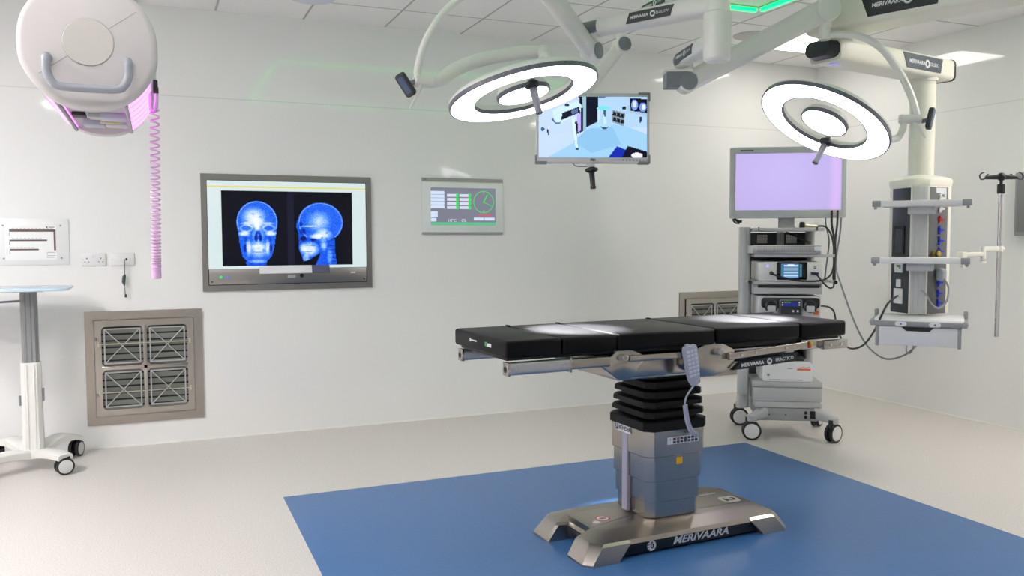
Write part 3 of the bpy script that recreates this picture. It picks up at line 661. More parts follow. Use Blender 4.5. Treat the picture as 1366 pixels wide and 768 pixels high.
path = catmull([TM @ Vector(p) for p in ((-.074, -.285, .67), (-.06, -.275, .63), (-.04, -.262, .585), (-.01, -.25, .54), (.03, -.235, .517), (.05, -.2, .512))], 40)
hel = []
for i, p in enumerate(path):
    d = (path[min(i+1, len(path)-1)]-path[max(i-1, 0)]).normalized(); u = d.cross(Vector((0, 1, 0))).normalized(); w = d.cross(u); a = i*1.05
    hel.append(p+.0085*(u*math.cos(a)+w*math.sin(a)))
MB().tube(hel, .0042, 6).build('coiled_lead', LAV, t)
MB().tube(path, .0065, 8).build('coil_core', LAV, t)

# ------------------------------------------------------------------ ceiling column that carries both lamps and the screen
HUB = dep(957, 5, 3.95); HX, HY = HUB.x, HUB.y
Z1, Z2, Z3 = HUB.z, dep(957, 50, 3.95).z, HUB.z+.13
t = thing('ceiling_column', 'white ceiling column at the top centre that carries the lamp arms and hanging screen', 'ceiling mount', (HX, HY, H))
MB(frame((HX, HY))).lathe([(.16, H-.001), (.16, H-.05), (.1, H-.07), (.1, H-.08)], 32).build('ceiling_cover', WHITE, t)
MB(frame((HX, HY))).lathe([(.075, H-.06), (.075, Z3+.06)], 28).build('post', WHITE, t)
MB(frame((HX, HY))).lathe([(.052, Z2-.11), (.062, Z2-.10), (.064, Z2-.06), (.064, Z1-.045), (.06, Z1-.04), (.06, Z3+.06)], 28).build('pivot_barrel', WHITE, t)
def flat_arm(root, p0, p1, w, h, label_at, txt, plate_m, cap_m=GREY, capl=.14, side=None):
    p0, p1 = Vector(p0), Vector(p1); d = (p1-p0).normalized(); L = (p1-p0).length
    MB().beam(p0, p1-d*capl*.9, w, h, min(w, h)*.42, w*.9, h*.9).build('horizontal_arm', WHITE, root)
    MB().beam(p1-d*capl, p1-d*.01, w*.96, h*.8, min(w, h)*.38, w*.92, h*.74).build('arm_end_cap', cap_m, root)
    MB().beam(p1-d*.13, p1+d*.005, w*.8, h*.98, min(w, h)*.38, w*.76, h*.9).build('arm_end', WHITE, root)
    c = p0+d*L*label_at; n = Vector((-d.y, d.x, 0)); n = n if n.dot(CP-c) > 0 else -n
    if side is not None: n = side
    k = 1-.1*label_at
    x = d if n.cross(d).z < 0 else -d; z = n; y = z.cross(x)
    if y.z < 0: x = -x; y = z.cross(x)
    B = basis(c+n*(w*.5*k+.0005), x, y, z)
    mb = MB(B).m(0).prism([(-.135, -h*.25), (.115, -h*.25), (.135, h*.25), (-.115, h*.25)], -.012, .003)
    pl = mb.build('name_plate', plate_m, root)
    s = .019; m2 = MB(B).text(txt[0], s, Matrix.Translation((-.058, 0, .003)), bold=.0005).build('plate_lettering', INK, pl); m2 = MB(B).text(txt[1], s*.95, Matrix.Translation((.072, 0, .003))).build('plate_lettering', INK, pl); m2 = MB(B).lathe([(.015, .003), (.015, .0036), (.008, .0036), (.008, .003)], 20, Matrix.Translation((.019, 0, 0)), True)
    m2.build('plate_emblem', INK, pl)
def elbow(root, top, p, r, facing):                              # grey capped spring arm joint
    p = Vector(p); MB().cyl((p.x, p.y, p.z+r*.5), (p.x, p.y, top), r*.62, n=20).build('pivot_neck', WHITE, root)
    f = Vector(facing).normalized()
    MB().lathe([(r*.9, -r*.9), (r, -r*.8), (r, r*.8), (r*.9, r*.9)], 28, along(p, p+f)).build('joint', WHITE, root)
    for s in (-1, 1): MB().lathe([(r*.84, r*.88), (r*.84, r*.97), (r*.74, r*1.02), (0, r*1.02)], 24, along(p, p+f*s)).build('joint_cap', GREY, root)

LAMP = glow('lamp_led', (252, 250, 255), 5.0)
RIM = mat('lamp_rim', (92, 94, 106), .35)
def lamp(label, centre, nrm, handle_px, R):
    n = Vector(nrm).normalized(); z = -n
    x = Vector((1, 0, 0)); x = (x-z*x.dot(z)).normalized(); y = z.cross(x)
    M = basis(centre, x, y, z)
    t = thing('surgical_lamp', label, 'surgical lamp', centre, M=M, group='ring shaped operating lamps')
    ri = R*.655
    MB(M).lathe([(R*.985, -.006), (R, .004), (R*.99, .02), (R*.93, .036), (R*.8, .042), (ri*1.05, .036), (ri*1.0, .02), (ri*1.0, -.006)], 72, None, True).build('ring_housing', WHITE, t)
    MB(M).lathe([(R*.983, -.012), (R*.983, -.006), (ri*1.024, -.006), (ri*1.024, -.012)], 72, None, True).build('ring_light', LAMP, t)
    MB(M).lathe([(R*1.003, .006), (R*1.003, -.012), (R*.984, -.0135), (R*.984, .0)], 72, None, True).build('outer_rim', RIM, t)
    MB(M).lathe([(ri*.997, .004), (ri*.997, -.012), (ri*1.023, -.0135), (ri*1.023, .0)], 72, None, True).build('inner_rim', RIM, t)
    mb = MB(M); rnd = random.Random(int(R*1000)+len(label))
    for k in range(9):
        a = rnd.random()*2*PI; rr_ = R*(.70+.24*rnd.random()); mb.lathe([(.004, -.012), (.004, -.0128), (0, -.0128)], 8, Matrix.Translation((rr_*math.cos(a), rr_*math.sin(a), 0)))
    mb.build('screw', GREY, t, kind='stuff')
    r2 = R*.355
    MB(M).lathe([(r2, -.008), (r2*1.01, .01), (r2*.9, .034), (r2*.5, .042), (0, .043)], 48).build('centre_housing', WHITE, t)
    MB(M).lathe([(r2*.95, -.004), (r2*.95, -.012), (0, -.012)], 48).build('centre_light', LAMP, t)
    MB(M).lathe([(r2*1.012, .006), (r2*1.012, -.012), (r2*.952, -.0135), (r2*.952, .0)], 48, None, True).build('centre_rim', RIM, t)
    # handle: where the photo's handle root meets the plane of the ring
    d = ray(*handle_px); k = (Vector(centre)-CP).dot(z)/d.dot(z); hp = M.inverted() @ (CP+d*k); hp.z = 0
    hd = hp.normalized()
    MB(M).beam(hd*r2*.55+Vector((0, 0, .016)), hd*ri*1.04+Vector((0, 0, .016)), .028, .018, .006, upv=(0, 0, 1)).build('spoke', WHITE, t)
    hh_ = MB(M @ Matrix.Translation((hp.x, hp.y, 0))).lathe([(.02, .005), (.034, -.006), (.036, -.018), (.03, -.026), (.02, -.03)], 24).build('handle_collar', DARK, t)
    MB(M @ Matrix.Translation((hp.x, hp.y, 0))).lathe([(.017, -.028), (.0185, -.05), (.015, -.13), (.0165, -.142), (.0165, -.15), (.012, -.154)], 20).build('handle', mat('handle_dark', (92, 94, 104), .35), t)
    return t, M
nL = Matrix.Rotation(0, 3, 'Z')
def cam_dir(px, py, nx, ny, nz):                                 # right / up / towards viewer, in the frame of the sight line
    v = ray(px, py).normalized(); r = v.cross(Vector((0, 0, 1))); r = (RT-v*RT.dot(v)).normalized(); u = r.cross(v)
    return (r*nx+u*ny-v*nz).normalized()
RL = .36
cL = dep(698, 124, 11.12*RL); nLv = cam_dir(698, 124, .236, -.93, .285)
tL, ML = lamp('ring surgical lamp on the left, in front of the hanging screen', cL, nLv, (709, 109), RL)
cR = dep(1100, 162, 12.53*RL); nRv = cam_dir(1100, 162, -.353, -.8215, .447)
tR, MR = lamp('ring surgical lamp on the right, tilted over the equipment trolley', cR, nRv, (1103, 187), RL*.975)
def controller(root, p, ax, face, w, h):
    z = Vector(face).normalized(); y = Vector(ax); y = (y-z*y.dot(z)).normalized(); x = y.cross(z); B = basis(p, x, y, z)
    o = MB(B).prism(rr(w/2, h/2, w*.3), -.012, .012, bev=.004).build('control_pad', DARK, root)
    MB(B).prism(rr(w*.28, h*.36, w*.1), .012, .0126).build('pad_display', glow('pad_blue', (60, 84, 120), .6), o)
# left lamp suspension
e1 = at(773, 42, 2, Z1); eL = dep(789, 69, 4.46); hL = dep(690, -66, 3.95)
flat_arm(tL, (HX, HY, Z1), e1, .11, .10, .42, ('MERIVAARA', 'Q-FLOW'), LBLK)
fc = (hL-eL); fc.z = 0; side = Vector((-fc.y, fc.x, 0))
elbow(tL, e1.z-.02, eL, .05, side)
MB().beam(eL, hL, .075, .10, .034, .085, .11).build('spring_arm', WHITE, tL)
MB().lathe([(.05, -.06), (.055, -.05), (.055, .05), (.05, .06)], 24, along(hL, hL+side)).build('arm_knuckle', WHITE, tL)
bL = dep(662, -24, 3.93)
MB().cyl((hL.x, hL.y, hL.z+.02), (hL.x, hL.y, bL.z-.01), .036, n=24).build('hub', WHITE, tL)
jL = dep(566, 109, 3.9)
arc = catmull([(hL.x, hL.y, bL.z+.01), dep(650, -22, 3.93), dep(607, 3, 3.92), dep(582, 30, 3.91), dep(565, 62, 3.9), dep(557, 92, 3.9), dep(558, 104, 3.9)], 8)
MB().tube(arc, .0175, 12).build('yoke_arc', WHITE, tL)
MB().cyl(dep(552, 108, 3.88), dep(578, 110, 3.92), .026, n=20, bev=.005).build('yoke_joint', WHITE, tL)
pv = dep(727, 76, 4.15)
p_ring = CP+ray(727, 89)*((cL-CP).dot(nLv)/ray(727, 89).dot(nLv))
arc2 = catmull([dep(572, 110, 3.91), dep(588, 106, 3.95), dep(608, 92, 4.0), dep(645, 79, 4.06), dep(690, 71, 4.12), dep(724, 70, 4.16)], 8)
MB().tube(arc2, [.024+.008*min(1, i/12) for i in range(len(arc2))], 14).build('curved_arm', WHITE, tL)
MB().ball(dep(724, 70, 4.16), .036).build('arm_tip', WHITE, tL)
MB().cyl(dep(723, 70, 4.115), dep(724, 70, 4.19), .02, n=20).cyl(dep(727, 74, 4.16), p_ring+nLv*(-.03), .024, n=16).build('ring_pivot', WHITE, tL)
controller(tL, dep(541, 113, 3.86), UP*.9-RT*.42, (-FW*.55+RT*.25-UP*.3-RT*.5), .052, .115)
MB().cyl(dep(548, 111, 3.87), dep(556, 108, 3.88), .012, n=12).build('pad_stem', GREY, tL)
MB().beam(dep(562, 114, 3.88), dep(547, 145, 3.86), .012, .02, .005, .008, .01).build('grip_bar', WHITE, tL)
# right lamp suspension
e2 = at(907, 82, 2, Z2); eR = dep(916, 110, e2 and (e2-CP).dot(FW)); hR = dep(1100, 14, 4.5)
flat_arm(tR, (HX, HY, Z2), e2, .09, .085, .66, ('MERIVAARA', 'Q-FLOW'), LSLATE, capl=.10)
fc = (hR-eR); fc.z = 0; side = Vector((-fc.y, fc.x, 0))
elbow(tR, e2.z-.02, eR, .055, side)
MB().beam(eR, hR, .085, .105, .036, .10, .125).build('spring_arm', WHITE, tR)
xh = Vector((RT.x, RT.y, 0)).normalized(); MB().beam(eR+Vector((0, 0, .012))-xh*.115, eR+Vector((0, 0, .012)), .105, .085, .012).build('joint_tail', GREY, tR)
MB().beam(eR+Vector((0, 0, .055))-xh*.12, eR+Vector((0, 0, .055))+xh*.02, .112, .014, .006).build('joint_rim', WHITE, tR)
MB().lathe([(.06, -.07), (.066, -.06), (.066, .06), (.06, .07)], 24, along(hR, hR+side)).build('arm_knuckle', WHITE, tR)
MB().cyl((hR.x, hR.y, hR.z+.02), (hR.x, hR.y, dep(1102, 37, 4.5).z), .034, n=24).cyl((hR.x, hR.y, dep(1102, 36, 4.5).z), (hR.x, hR.y, dep(1103, 53, 4.5).z), .03, n=24).build('hub', WHITE, tR)
arc = catmull([(hR.x, hR.y, dep(1103, 47, 4.5).z), dep(1120, 46, 4.5), dep(1148, 49, 4.49), dep(1176, 65, 4.48), dep(1201, 98, 4.47), dep(1217, 132, 4.46), dep(1224, 160, 4.45)], 8)
MB().tube(arc, .0185, 12, 1.3).build('yoke_arc', WHITE, tR)
MB().cyl(dep(1199, 159, 4.46), dep(1229, 159, 4.44), .024, n=20, bev=.005).build('yoke_joint', WHITE, tR)
pr_ = CP+ray(1181, 190)*((cR-CP).dot(nRv)/ray(1181, 190).dot(nRv))
MB().tube(catmull([dep(1205, 163, 4.46), dep(1204, 172, 4.46), dep(1197, 184, 4.46), pr_-nRv*.012], 8), .018, 12).build('curved_arm', WHITE, tR)
controller(tR, dep(1241, 158, 4.42), UP*.92+RT*.36, (RT*.75-FW*.6-UP*.15), .052, .115)
MB().cyl(dep(1229, 162, 4.44), dep(1237, 160, 4.43), .012, n=12).build('pad_stem', GREY, tR)
MB().beam(dep(1219, 163, 4.44), dep(1235, 184, 4.42), .012, .02, .005, .008, .01).build('grip_bar', WHITE, tR)
# the lamps' beams on the table
def beam_light(name, src, dst, power, ang, size=.12):
    l = bpy.data.lights.new(name, 'SPOT'); l.energy = power; l.spot_size = ang; l.spot_blend = .45; l.shadow_soft_size = size; l.color = (1, .98, .97)
    o = bpy.data.objects.new(name, l); COL.objects.link(o); o.location = src
    o.rotation_euler = (Vector(dst)-Vector(src)).to_track_quat('-Z', 'Y').to_euler()
beam_light('lamp_beam', cL+nLv*.03, at(768, 438, 2, 1.004), 3200, math.radians(24), .05)
beam_light('lamp_beam', cR+nRv*.03, at(998, 424, 2, 1.004), 3200, math.radians(24), .05)

# ------------------------------------------------------------------ hanging screen
SCD = 4.75
c = dep(791, 170.5, SCD); z = -FW; z = Vector((z.x, z.y, z.z)).normalized()
z = (z+RT*.02).normalized(); x = RT; x = (x-z*x.dot(z)).normalized(); y = z.cross(x)
M = basis(c, x, y, z); hw, hh = 151.5/2/FPX*SCD, 93/2/FPX*SCD
t = thing('hanging_screen', 'flat screen hung from the ceiling behind the left lamp, showing a room camera view', 'monitor', c, M=M)
MB(M).prism(rr(hw, hh, .008), -.045, 0, bev=.003).build('housing', SILV, t)
def roompic():
    nx, ny = 144, 82; X, Y = np.meshgrid(150+(np.arange(nx)+.5)/nx*722, 95+(np.arange(ny)+.5)/ny*415)
    A = np.zeros((ny, nx, 3)); A[:] = (196, 218, 250)
    def P(poly, c): A[inpoly(X, Y, poly)] = c
    def E(cx, cy, rx, ry, c): A[((X-cx)/rx)**2+((Y-cy)/ry)**2 < 1] = c
    P([(470, 95), (875, 95), (875, 300), (640, 300), (470, 320)], (176, 212, 246)); P([(200, 515), (400, 400), (470, 318), (560, 282), (720, 292), (875, 352), (875, 515)], (158, 208, 242))
    P([(380, 400), (470, 318), (640, 300), (700, 420), (500, 480)], (142, 196, 236))
    P([(418, 95), (442, 95), (446, 330), (424, 345)], (14, 20, 40)); P([(464, 97), (546, 97), (541, 268), (466, 306)], (12, 16, 36)); P([(442, 95), (465, 95), (466, 318), (446, 332)], (150, 190, 210))
    P([(385, 270), (410, 262), (432, 330), (390, 366)], (20, 22, 50)); P([(405, 220), (430, 205), (432, 325), (412, 340)], (190, 176, 255))
    P([(240, 190), (322, 150), (412, 126), (436, 152), (430, 198), (300, 275), (256, 262)], (206, 236, 250)); P([(304, 208), (420, 163), (426, 203), (302, 256)], (16, 18, 40)); P([(366, 190), (408, 175), (410, 206), (370, 218)], (90, 110, 160)); E(338, 152, 16, 9, (30, 40, 60))
    P([(240, 235), (262, 270), (285, 272), (300, 262), (292, 280), (262, 284), (236, 256)], (80, 110, 150)); P([(368, 240), (388, 236), (412, 456), (398, 466)], (214, 240, 255)); E(406, 452, 12, 7, (60, 80, 110))
    E(176, 318, 12, 14, (60, 100, 150)); P([(204, 318), (212, 318), (218, 356), (210, 356)], (10, 14, 30))
    E(582, 172, 44, 14, (120, 228, 236)); P([(548, 185), (556, 182), (553, 270), (546, 270)], (200, 236, 250)); P([(578, 186), (597, 186), (600, 300), (582, 305)], (196, 234, 246)); P([(583, 186), (594, 186), (594, 230), (584, 230)], (60, 90, 110)); P([(530, 284), (625, 282), (628, 292), (600, 318), (580, 318), (532, 300)], (170, 220, 240)); P([(532, 296), (560, 300), (580, 318), (600, 318), (622, 294), (600, 306), (566, 300)], (60, 80, 100))
    P([(640, 184), (727, 206), (717, 298), (634, 264)], (132, 148, 160))
    for i in range(3):
        for j in range(2): P([(646+i*25, 196+i*6+j*40), (666+i*25, 201+i*6+j*40), (664+i*25, 228+i*7+j*38), (643+i*25, 221+i*7+j*38)], (20, 30, 40))
    E(720, 172, 14, 12, (20, 26, 40)); P([(744, 150), (880, 200), (880, 236), (742, 196)], (170, 200, 224)); P([(757, 104), (880, 110), (880, 206), (760, 190)], (8, 10, 34))
    E(789, 150, 22, 36, (120, 160, 255)); E(789, 146, 13, 22, (220, 226, 255)); E(846, 166, 24, 32, (110, 150, 255)); E(850, 162, 14, 18, (230, 232, 255)); P([(824, 232), (836, 234), (834, 270), (824, 270)], (30, 40, 60))
    P([(672, 432), (742, 460), (702, 512), (612, 512)], (14, 44, 176)); P([(744, 430), (875, 470), (875, 515), (700, 515)], (8, 10, 34)); E(806, 496, 38, 20, (246, 240, 255)); P([(545, 95), (600, 95), (590, 104), (550, 104)], (90, 120, 170))
    return A
sw, sh = 2*hw*.955, 2*hh*.875
picture('camera_picture', M @ Matrix.Translation((0, hh*.022, .0008)), sw, sh, roompic(), t)
CORN = mat('bumper_grey', (112, 114, 116), .5)
for sx_, sy2 in ((-1, -1), (1, -1), (1, 1), (-1, 1)):
    mb = MB(M); L = .062
    mb.b2((sx_*(hw-L), sy2*(hh-.008), -.046), (sx_*(hw+.004), sy2*(hh+.005), .004), .004).b2((sx_*(hw-.006), sy2*(hh-L*.72), -.046), (sx_*(hw+.005), sy2*(hh+.004), .004), .004); mb.build('corner_bumper', CORN, t)
MB(M).text('FSN', .017, Matrix.Translation((.0, -hh*.925, .0006)), bold=.0008).build('badge', LBLK, t)
mb = MB(M)
for k in range(8): mb.b2((hw*.52+k*.019, -hh*.95, 0), (hw*.52+k*.019+.010, -hh*.90, .0015), .0005)
mb.build('button_row', MGREY, t)
mb = MB(M).b2((-.03, -hh-.03, -.035), (.012, -hh+.005, -.012), .004); mb.build('handle_mount', LGREY, t)
HP = M @ Matrix.Translation((-.006, -hh-.03, -.022)) @ Matrix.Rotation(math.radians(96), 4, 'X') @ Matrix.Rotation(math.radians(6), 4, 'Y')
MB(HP).lathe([(.012, -.01), (.036, .0), (.038, .010), (.03, .018), (.016, .022), (.0155, .03), (.0145, .095), (.0165, .1), (.0165, .112), (.012, .115)], 24).build('handle', BLACK, t)
MB().tube(catmull([M @ Vector((-.11, -hh+.002, -.03)), M @ Vector((-.09, -hh-.016, -.03)), M @ Vector((-.03, -hh-.018, -.026))], 6), .003, 6).build('handle_wire', GREY, t)
el = dep(829, 61, 4.85); tp = at(830, 31, 2, Z3); e3 = Vector((el.x, el.y, Z3))
flat_arm(t, (HX, HY, Z3), e3, .085, .075, .55, ('MERIVAARA', 'Q-FLOW'), LBLK)
fc = c-el; side = Vector((-RT.y, RT.x, 0))
elbow(t, Z3-.02, el, .047, RT*.35-FW)
mtop = M @ Vector((-.17, hh*.35, -.12))
MB().beam(el, mtop, .05, .075, .02).build('spring_arm', WHITE, t)
MB(M).b2((-.22, -.05, -.14), (-.12, hh*.5, -.10), .01).b2((-.2, -.06, -.12), (.06, .06, -.04), .01).build('bracket', WHITE, t)

# ------------------------------------------------------------------ supply pendant on the right
PC = dep(1228, 240, 5.2); PX, PY = PC.x, PC.y
aF = math.radians(-48.6); PF = frame((PX, PY, 0), aF)
t = thing('supply_pendant', 'grey and white medical supply column with shelves hanging from the ceiling at the right', 'supply column', (PX, PY, .8), aF)
zb, zt = .955, 1.722
prof = [(-.048, -.172), (.048, -.172), (.158, -.03), (.170, .0), (.165, .08), (.09, .15), (-.09, .15), (-.165, .08), (-.170, .0), (-.158, -.03)]
MB(PF).prism(prof, zb, zt, bev=.004).build('cabinet', CREAM, t)
MB(PF).loft([[(x*a, y*a, zz) for x, y in prof] for zz, a in ((zt-.002, 1.01), (zt+.03, 1.04), (zt+.042, 1.0), (zt+.055, .8), (zt+.066, .5), (zt+.07, .42))]).build('top_cap', CREAM, t, angle=50)
A0 = PF @ Vector((0, 0, 0))
JZ = dep(1105, 66, 4.6).z; a0 = dep(1098, 64, 4.62); a1 = at(1260, 90, 2, JZ)
a1 = Vector((PX, PY, JZ))+(Vector((PX, PY, JZ))-Vector((a0.x, a0.y, JZ))).normalized()*.17; a0.z = JZ
MB(PF).lathe([(.073, zt+.06), (.073, JZ-.06)], 28).lathe([(.085, JZ-.075), (.085, JZ-.05)], 28).build('down_tube', CREAM, t)
mb = MB(PF).b2((-.042, -.178, zb), (.042, -.168, zt-.005), .002)
for x in (-.028, 0, .028): mb.b2((x-.003, -.181, zb), (x+.003, -.176, zt-.006), .001)
mb.build('front_track', LGREY, t)
def face_basis(s):                                               # slanting front panels
    a, b = Vector((s*.048, -.172, 0)), Vector((s*.158, -.03, 0)); x = (b-a) if s > 0 else (a-b); x.normalize(); n = x.cross(Vector((0, 0, 1)))
    return PF @ basis((a+b)/2, x, (0, 0, 1), n), (b-a).length
FLm, wF = face_basis(-1); FRm, _ = face_basis(1)
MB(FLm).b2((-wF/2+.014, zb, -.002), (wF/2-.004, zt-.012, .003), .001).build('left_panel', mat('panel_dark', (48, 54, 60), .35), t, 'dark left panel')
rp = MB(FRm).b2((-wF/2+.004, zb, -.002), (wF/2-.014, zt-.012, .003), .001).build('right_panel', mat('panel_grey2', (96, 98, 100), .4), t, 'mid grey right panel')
def zpx(y, d=5.08): return CP.z+(dep(1228, y, d).z-CP.z)
o = MB(FLm).prism(rr(.048, .085, .008, 4, 0, zpx(320)), .003, .012).build('display_frame', GLASSY, t)
MB(FLm).prism(rr(.036, .07, .003, 3, 0, zpx(321)), .012, .0125).build('display_glass', mat('dim_screen', (40, 44, 56), .2), o)
def outlet(y, w, h, nm):
    o = MB(FLm).prism(rr(w, h, .004, 3, 0, zpx(y)), .003, .010, bev=.001).build(nm, SOCK, t); return o
o = outlet(357, .038, .032, 'data_outlet')
mb = MB(FLm @ Matrix.Translation((0, zpx(356), .010)))
for k, (cx, cy) in enumerate(((-.014, .004), (0, .004), (.014, .004), (.014, -.006))): mb.m(k).lathe([(.007, 0), (.007, .002), (0, .002)], 12, Matrix.Translation((cx, cy, 0)))
mb.build('coloured_port', [mat('port_yellow', (200, 180, 60), .5), DARK, mat('port_blue', (60, 120, 190), .5), mat('port_green', (60, 150, 90), .5)], o)
outlet(378.5, .02, .024, 'rocker_switch'); o = outlet(396, .040, .046, 'power_outlet')
GO = [(265, 'w'), (279, 'w'), (293, 'r'), (307, 'b'), (321, 'b'), (335, 'b'), (377, 'b'), (391, 'b'), (404, 'b')]
GM = {'w': mat('gas_white', (232, 232, 230), .4), 'r': mat('gas_red', (190, 20, 34), .4), 'b': mat('gas_blue', (24, 48, 190), .4)}
for y, k in GO:
    mb = MB(FRm @ Matrix.Translation((.008, zpx(y, 5.1), .003)))
    mb.lathe([(.014, 0), (.014, .006), (.007, .010), (0, .010)], 16)
    for j in range(3): a = math.radians(120*j); mb.beam((0, 0, .006), (.026*math.cos(a), .026*math.sin(a), .006), .011, .012, .004)
    mb.build('gas_outlet', GM[k], t, {'w': 'white three-lobed gas outlet', 'r': 'red three-lobed gas outlet', 'b': 'blue three-lobed gas outlet'}[k])
MB(FRm).m(0).b2((-.03, zt-.045, .003), (.06, zt-.015, .0035)).b2((.012, zt-.085, .003), (.06, zt-.045, .0035)).m(1).b2((.02, zt-.078, .0035), (.042, zt-.052, .004)).build('rating_label', [INK, GREY], t)
# shelves (turned a little to the left of the column)
SF = PF @ Matrix.Translation((.02, 0, 0)) @ Matrix.Rotation(math.radians(-2), 4, 'Z')
def shelf(z, yf, yb, th=.034):
    s = MB(SF).b2((-.212, yf, z-th/2), (.212, yb, z+th/2), .004).build('shelf', PLAST, t)
    for k in (-1, 1):
        mb = MB(SF).b2((k*.208, yf-.004, z-th*.55), (k*.256, yf+.035, z+th*.55), .006).b2((k*.214, yf-.002, z-.008), (k*.232, yb, z+.008), .004).b2((k*.23, yf+.0, z-th*.95), (k*.246, yf+.022, z-th*.5), .004); mb.build('rail_end', MGREY, s)
    MB(SF).b2((-.07, yf+.06, z-.06), (.07, -.17, z-.012), .004).build('shelf_bracket', LGREY, s)
    return s
shelf(zpx(270.5, 4.78), -.43, -.185); shelf(zpx(348, 4.78), -.43, -.185)
zs_ = .945
s = MB(SF).b2((-.232, -.45, zs_-.03), (.235, -.06, zs_), .006).build('drawer_shelf', PLAST, t)
for k in (-1, 1): MB(SF).b2((k*.226, -.46, zs_-.042), (k*.254, -.40, zs_-.004), .01).b2((k*.236, -.46, zs_-.03), (k*.256, -.10, zs_-.012), .006).build('rail_end', MGREY, s)
for k in (-1, 1): MB(SF).b2((k*.232, -.12, zs_-.03), (k*.256, -.08, zs_+.03), .008).build('rail_post', MGREY, s)
MB(SF).b2((-.228, -.458, zs_-.042), (.228, -.446, zs_-.012), .003).build('shelf_front_rail', mat('rail_mid', (140, 142, 144), .4), s)
for k, cc in ((-1, (40, 90, 200)), (1, (30, 120, 90))):
    b = MB(SF @ basis((k*.088, -.458, zs_-.027), (1, 0, 0), (0, 0, 1), (0, -1, 0))).prism(rr(.03, .013, .012), 0, .005).build('latch_button', SOCK, s)
    MB(SF @ basis((k*.088, -.463, zs_-.027), (1, 0, 0), (0, 0, 1), (0, -1, 0))).lathe([(.006, 0), (.006, .001), (0, .001)], 14).build('button_dot', mat('dot%d' % k, cc, .4), b)
dw = MB(SF).b2((-.205, -.448, zs_-.152), (.205, -.08, zs_-.044), .004).build('drawer', mat('drawer_white', (222, 223, 226), .4), t)
for k in (-1, 1): MB(SF).b2((k*.203, -.452, zs_-.16), (k*.222, -.08, zs_-.044), .004).build('drawer_edge', MGREY, dw)
MB(SF @ basis((0, -.4485, zs_), (1, 0, 0), (0, 0, 1), (0, -1, 0))).prism([(-.085, -.044), (.085, -.044), (.06, -.068), (-.06, -.068)], 0, .003).build('grip_recess', BLACK, dw)
# arms to the ceiling
A_, B_ = Vector(a0), Vector(a1); dA = (B_-A_).normalized()
def bigarm(p0, p1, w, h, name, txt, pm, lab_from, flip=1):
    d = (p1-p0).normalized(); ar = MB().beam(p0, p1, w, h, .03).build(name, CREAM, t)
    n = Vector((d.y, -d.x, 0)); n = n if n.dot(CP-p0) > 0 else -n
    x = d if d.dot(RT) > 0 else -d; y = n.cross(x)
    B = basis(p0+d*lab_from+n*(w/2), x, y, n)
    pl = MB(B).prism([(-.19, h*.36), (.22, h*.36), (.2, -h*.3), (-.15, -h*.3)], -.004, .003).build('name_plate', pm, t)
    MB(B).text(txt[0], .03, Matrix.Translation((-.05, .002, .003)), shear=.1, bold=.0008).build('plate_lettering', INK, pl); MB(B).text(txt[1], .03, Matrix.Translation((.128, .002, .003))).build('plate_lettering', INK, pl); MB(B).lathe([(.024, .003), (.024, .0038), (.013, .0038), (.013, .003)], 20, Matrix.Translation((.056, .002, 0)), True).build('plate_emblem', INK, pl)
    return ar
bigarm(A_+dA*.02, B_, .20, .125, 'lower_arm', ('MERIVAARA', 'SOLIDO'), LSLATE, (B_-A_).length*.67)
MB().beam(B_-dA*.004, B_+dA*.012, .204, .13, .03).build('arm_end_band', BLACK, t)
Mx = along(A_+dA*.02, A_-dA*.2)
MB().beam(A_+dA*.03, A_-dA*.055, .19, .095, .04, .15, .085).build('arm_end_cap', mat('cap_black', (22, 30, 32), .3), t)
JC = A_+dA*.14; U0 = JC.copy(); UZ = JZ+.19
d2 = (dep(1290, 0, 4.23)-dep(1135, 20, 4.66)); d2.z = 0; d2.normalize()
u0 = Vector((JC.x, JC.y, UZ))-d2*.14; u1 = Vector((JC.x, JC.y, UZ))+d2*1.5
MB().lathe([(.10, 0), (.10, .04), (.088, .10), (.088, .12)], 28, Matrix.Translation((JC.x, JC.y, JZ+.04)) @ Matrix.Diagonal((1, 1, 1, 1))).build('swivel_drum', CREAM, t)
bigarm(u0, u1, .23, .17, 'upper_arm', ('MERIVAARA', 'SOLIDO'), LBLK, .50)
cc_ = u1-d2*.14
MB().cyl((cc_.x, cc_.y, UZ+.06), (cc_.x, cc_.y, H-.001), .11, n=28).lathe([(.2, H-.001), (.2, H-.04), (.11, H-.06), (.11, H-.07)], 32, Matrix.Translation((cc_.x, cc_.y, 0))).build('ceiling_post', CREAM, t)
MB().lathe([(.03, 0), (.03, -.003), (0, -.003)], 20, Matrix.Translation(A_+dA*.10+Vector((0, 0, -.0625)))).build('status_lamp', glow('status_violet', (150, 150, 225), .8), t)
# infusion pole on its bracket arm
PT, PB = dep(1335.5, 242, 4.86), dep(1333.5, 450, 4.86); PB = Vector((PT.x, PT.y, PB.z))
t = thing('infusion_pole', 'slim steel drip pole with black hook bar, held by an arm beside the supply column', 'drip pole', PB)
MB().cyl(PB, PT+Vector((0, 0, -.03)), .0125, n=18).build('pole', CHROME, t)
MB().cyl((PT.x, PT.y, PT.z-.07), (PT.x, PT.y, PT.z-.015), .021, n=18, bev=.003).cyl((PT.x, PT.y, PT.z-.02), (PT.x, PT.y, PT.z+.02), .009, n=12).build('lock_collar', BLACK, t)
hb = PT+Vector((0, 0, .026)); xr = (RT-Vector((0, 0, RT.z))).normalized(); fw = Vector((FW.x, FW.y, 0)).normalized()
mb = MB()
for d in (xr, -xr): mb.beam(hb, hb+d*.09+Vector((0, 0, -.004)), .026, .03, .008, .016, .02)
mb.ball(hb, .024).build('hook_bar', BLACK, t)
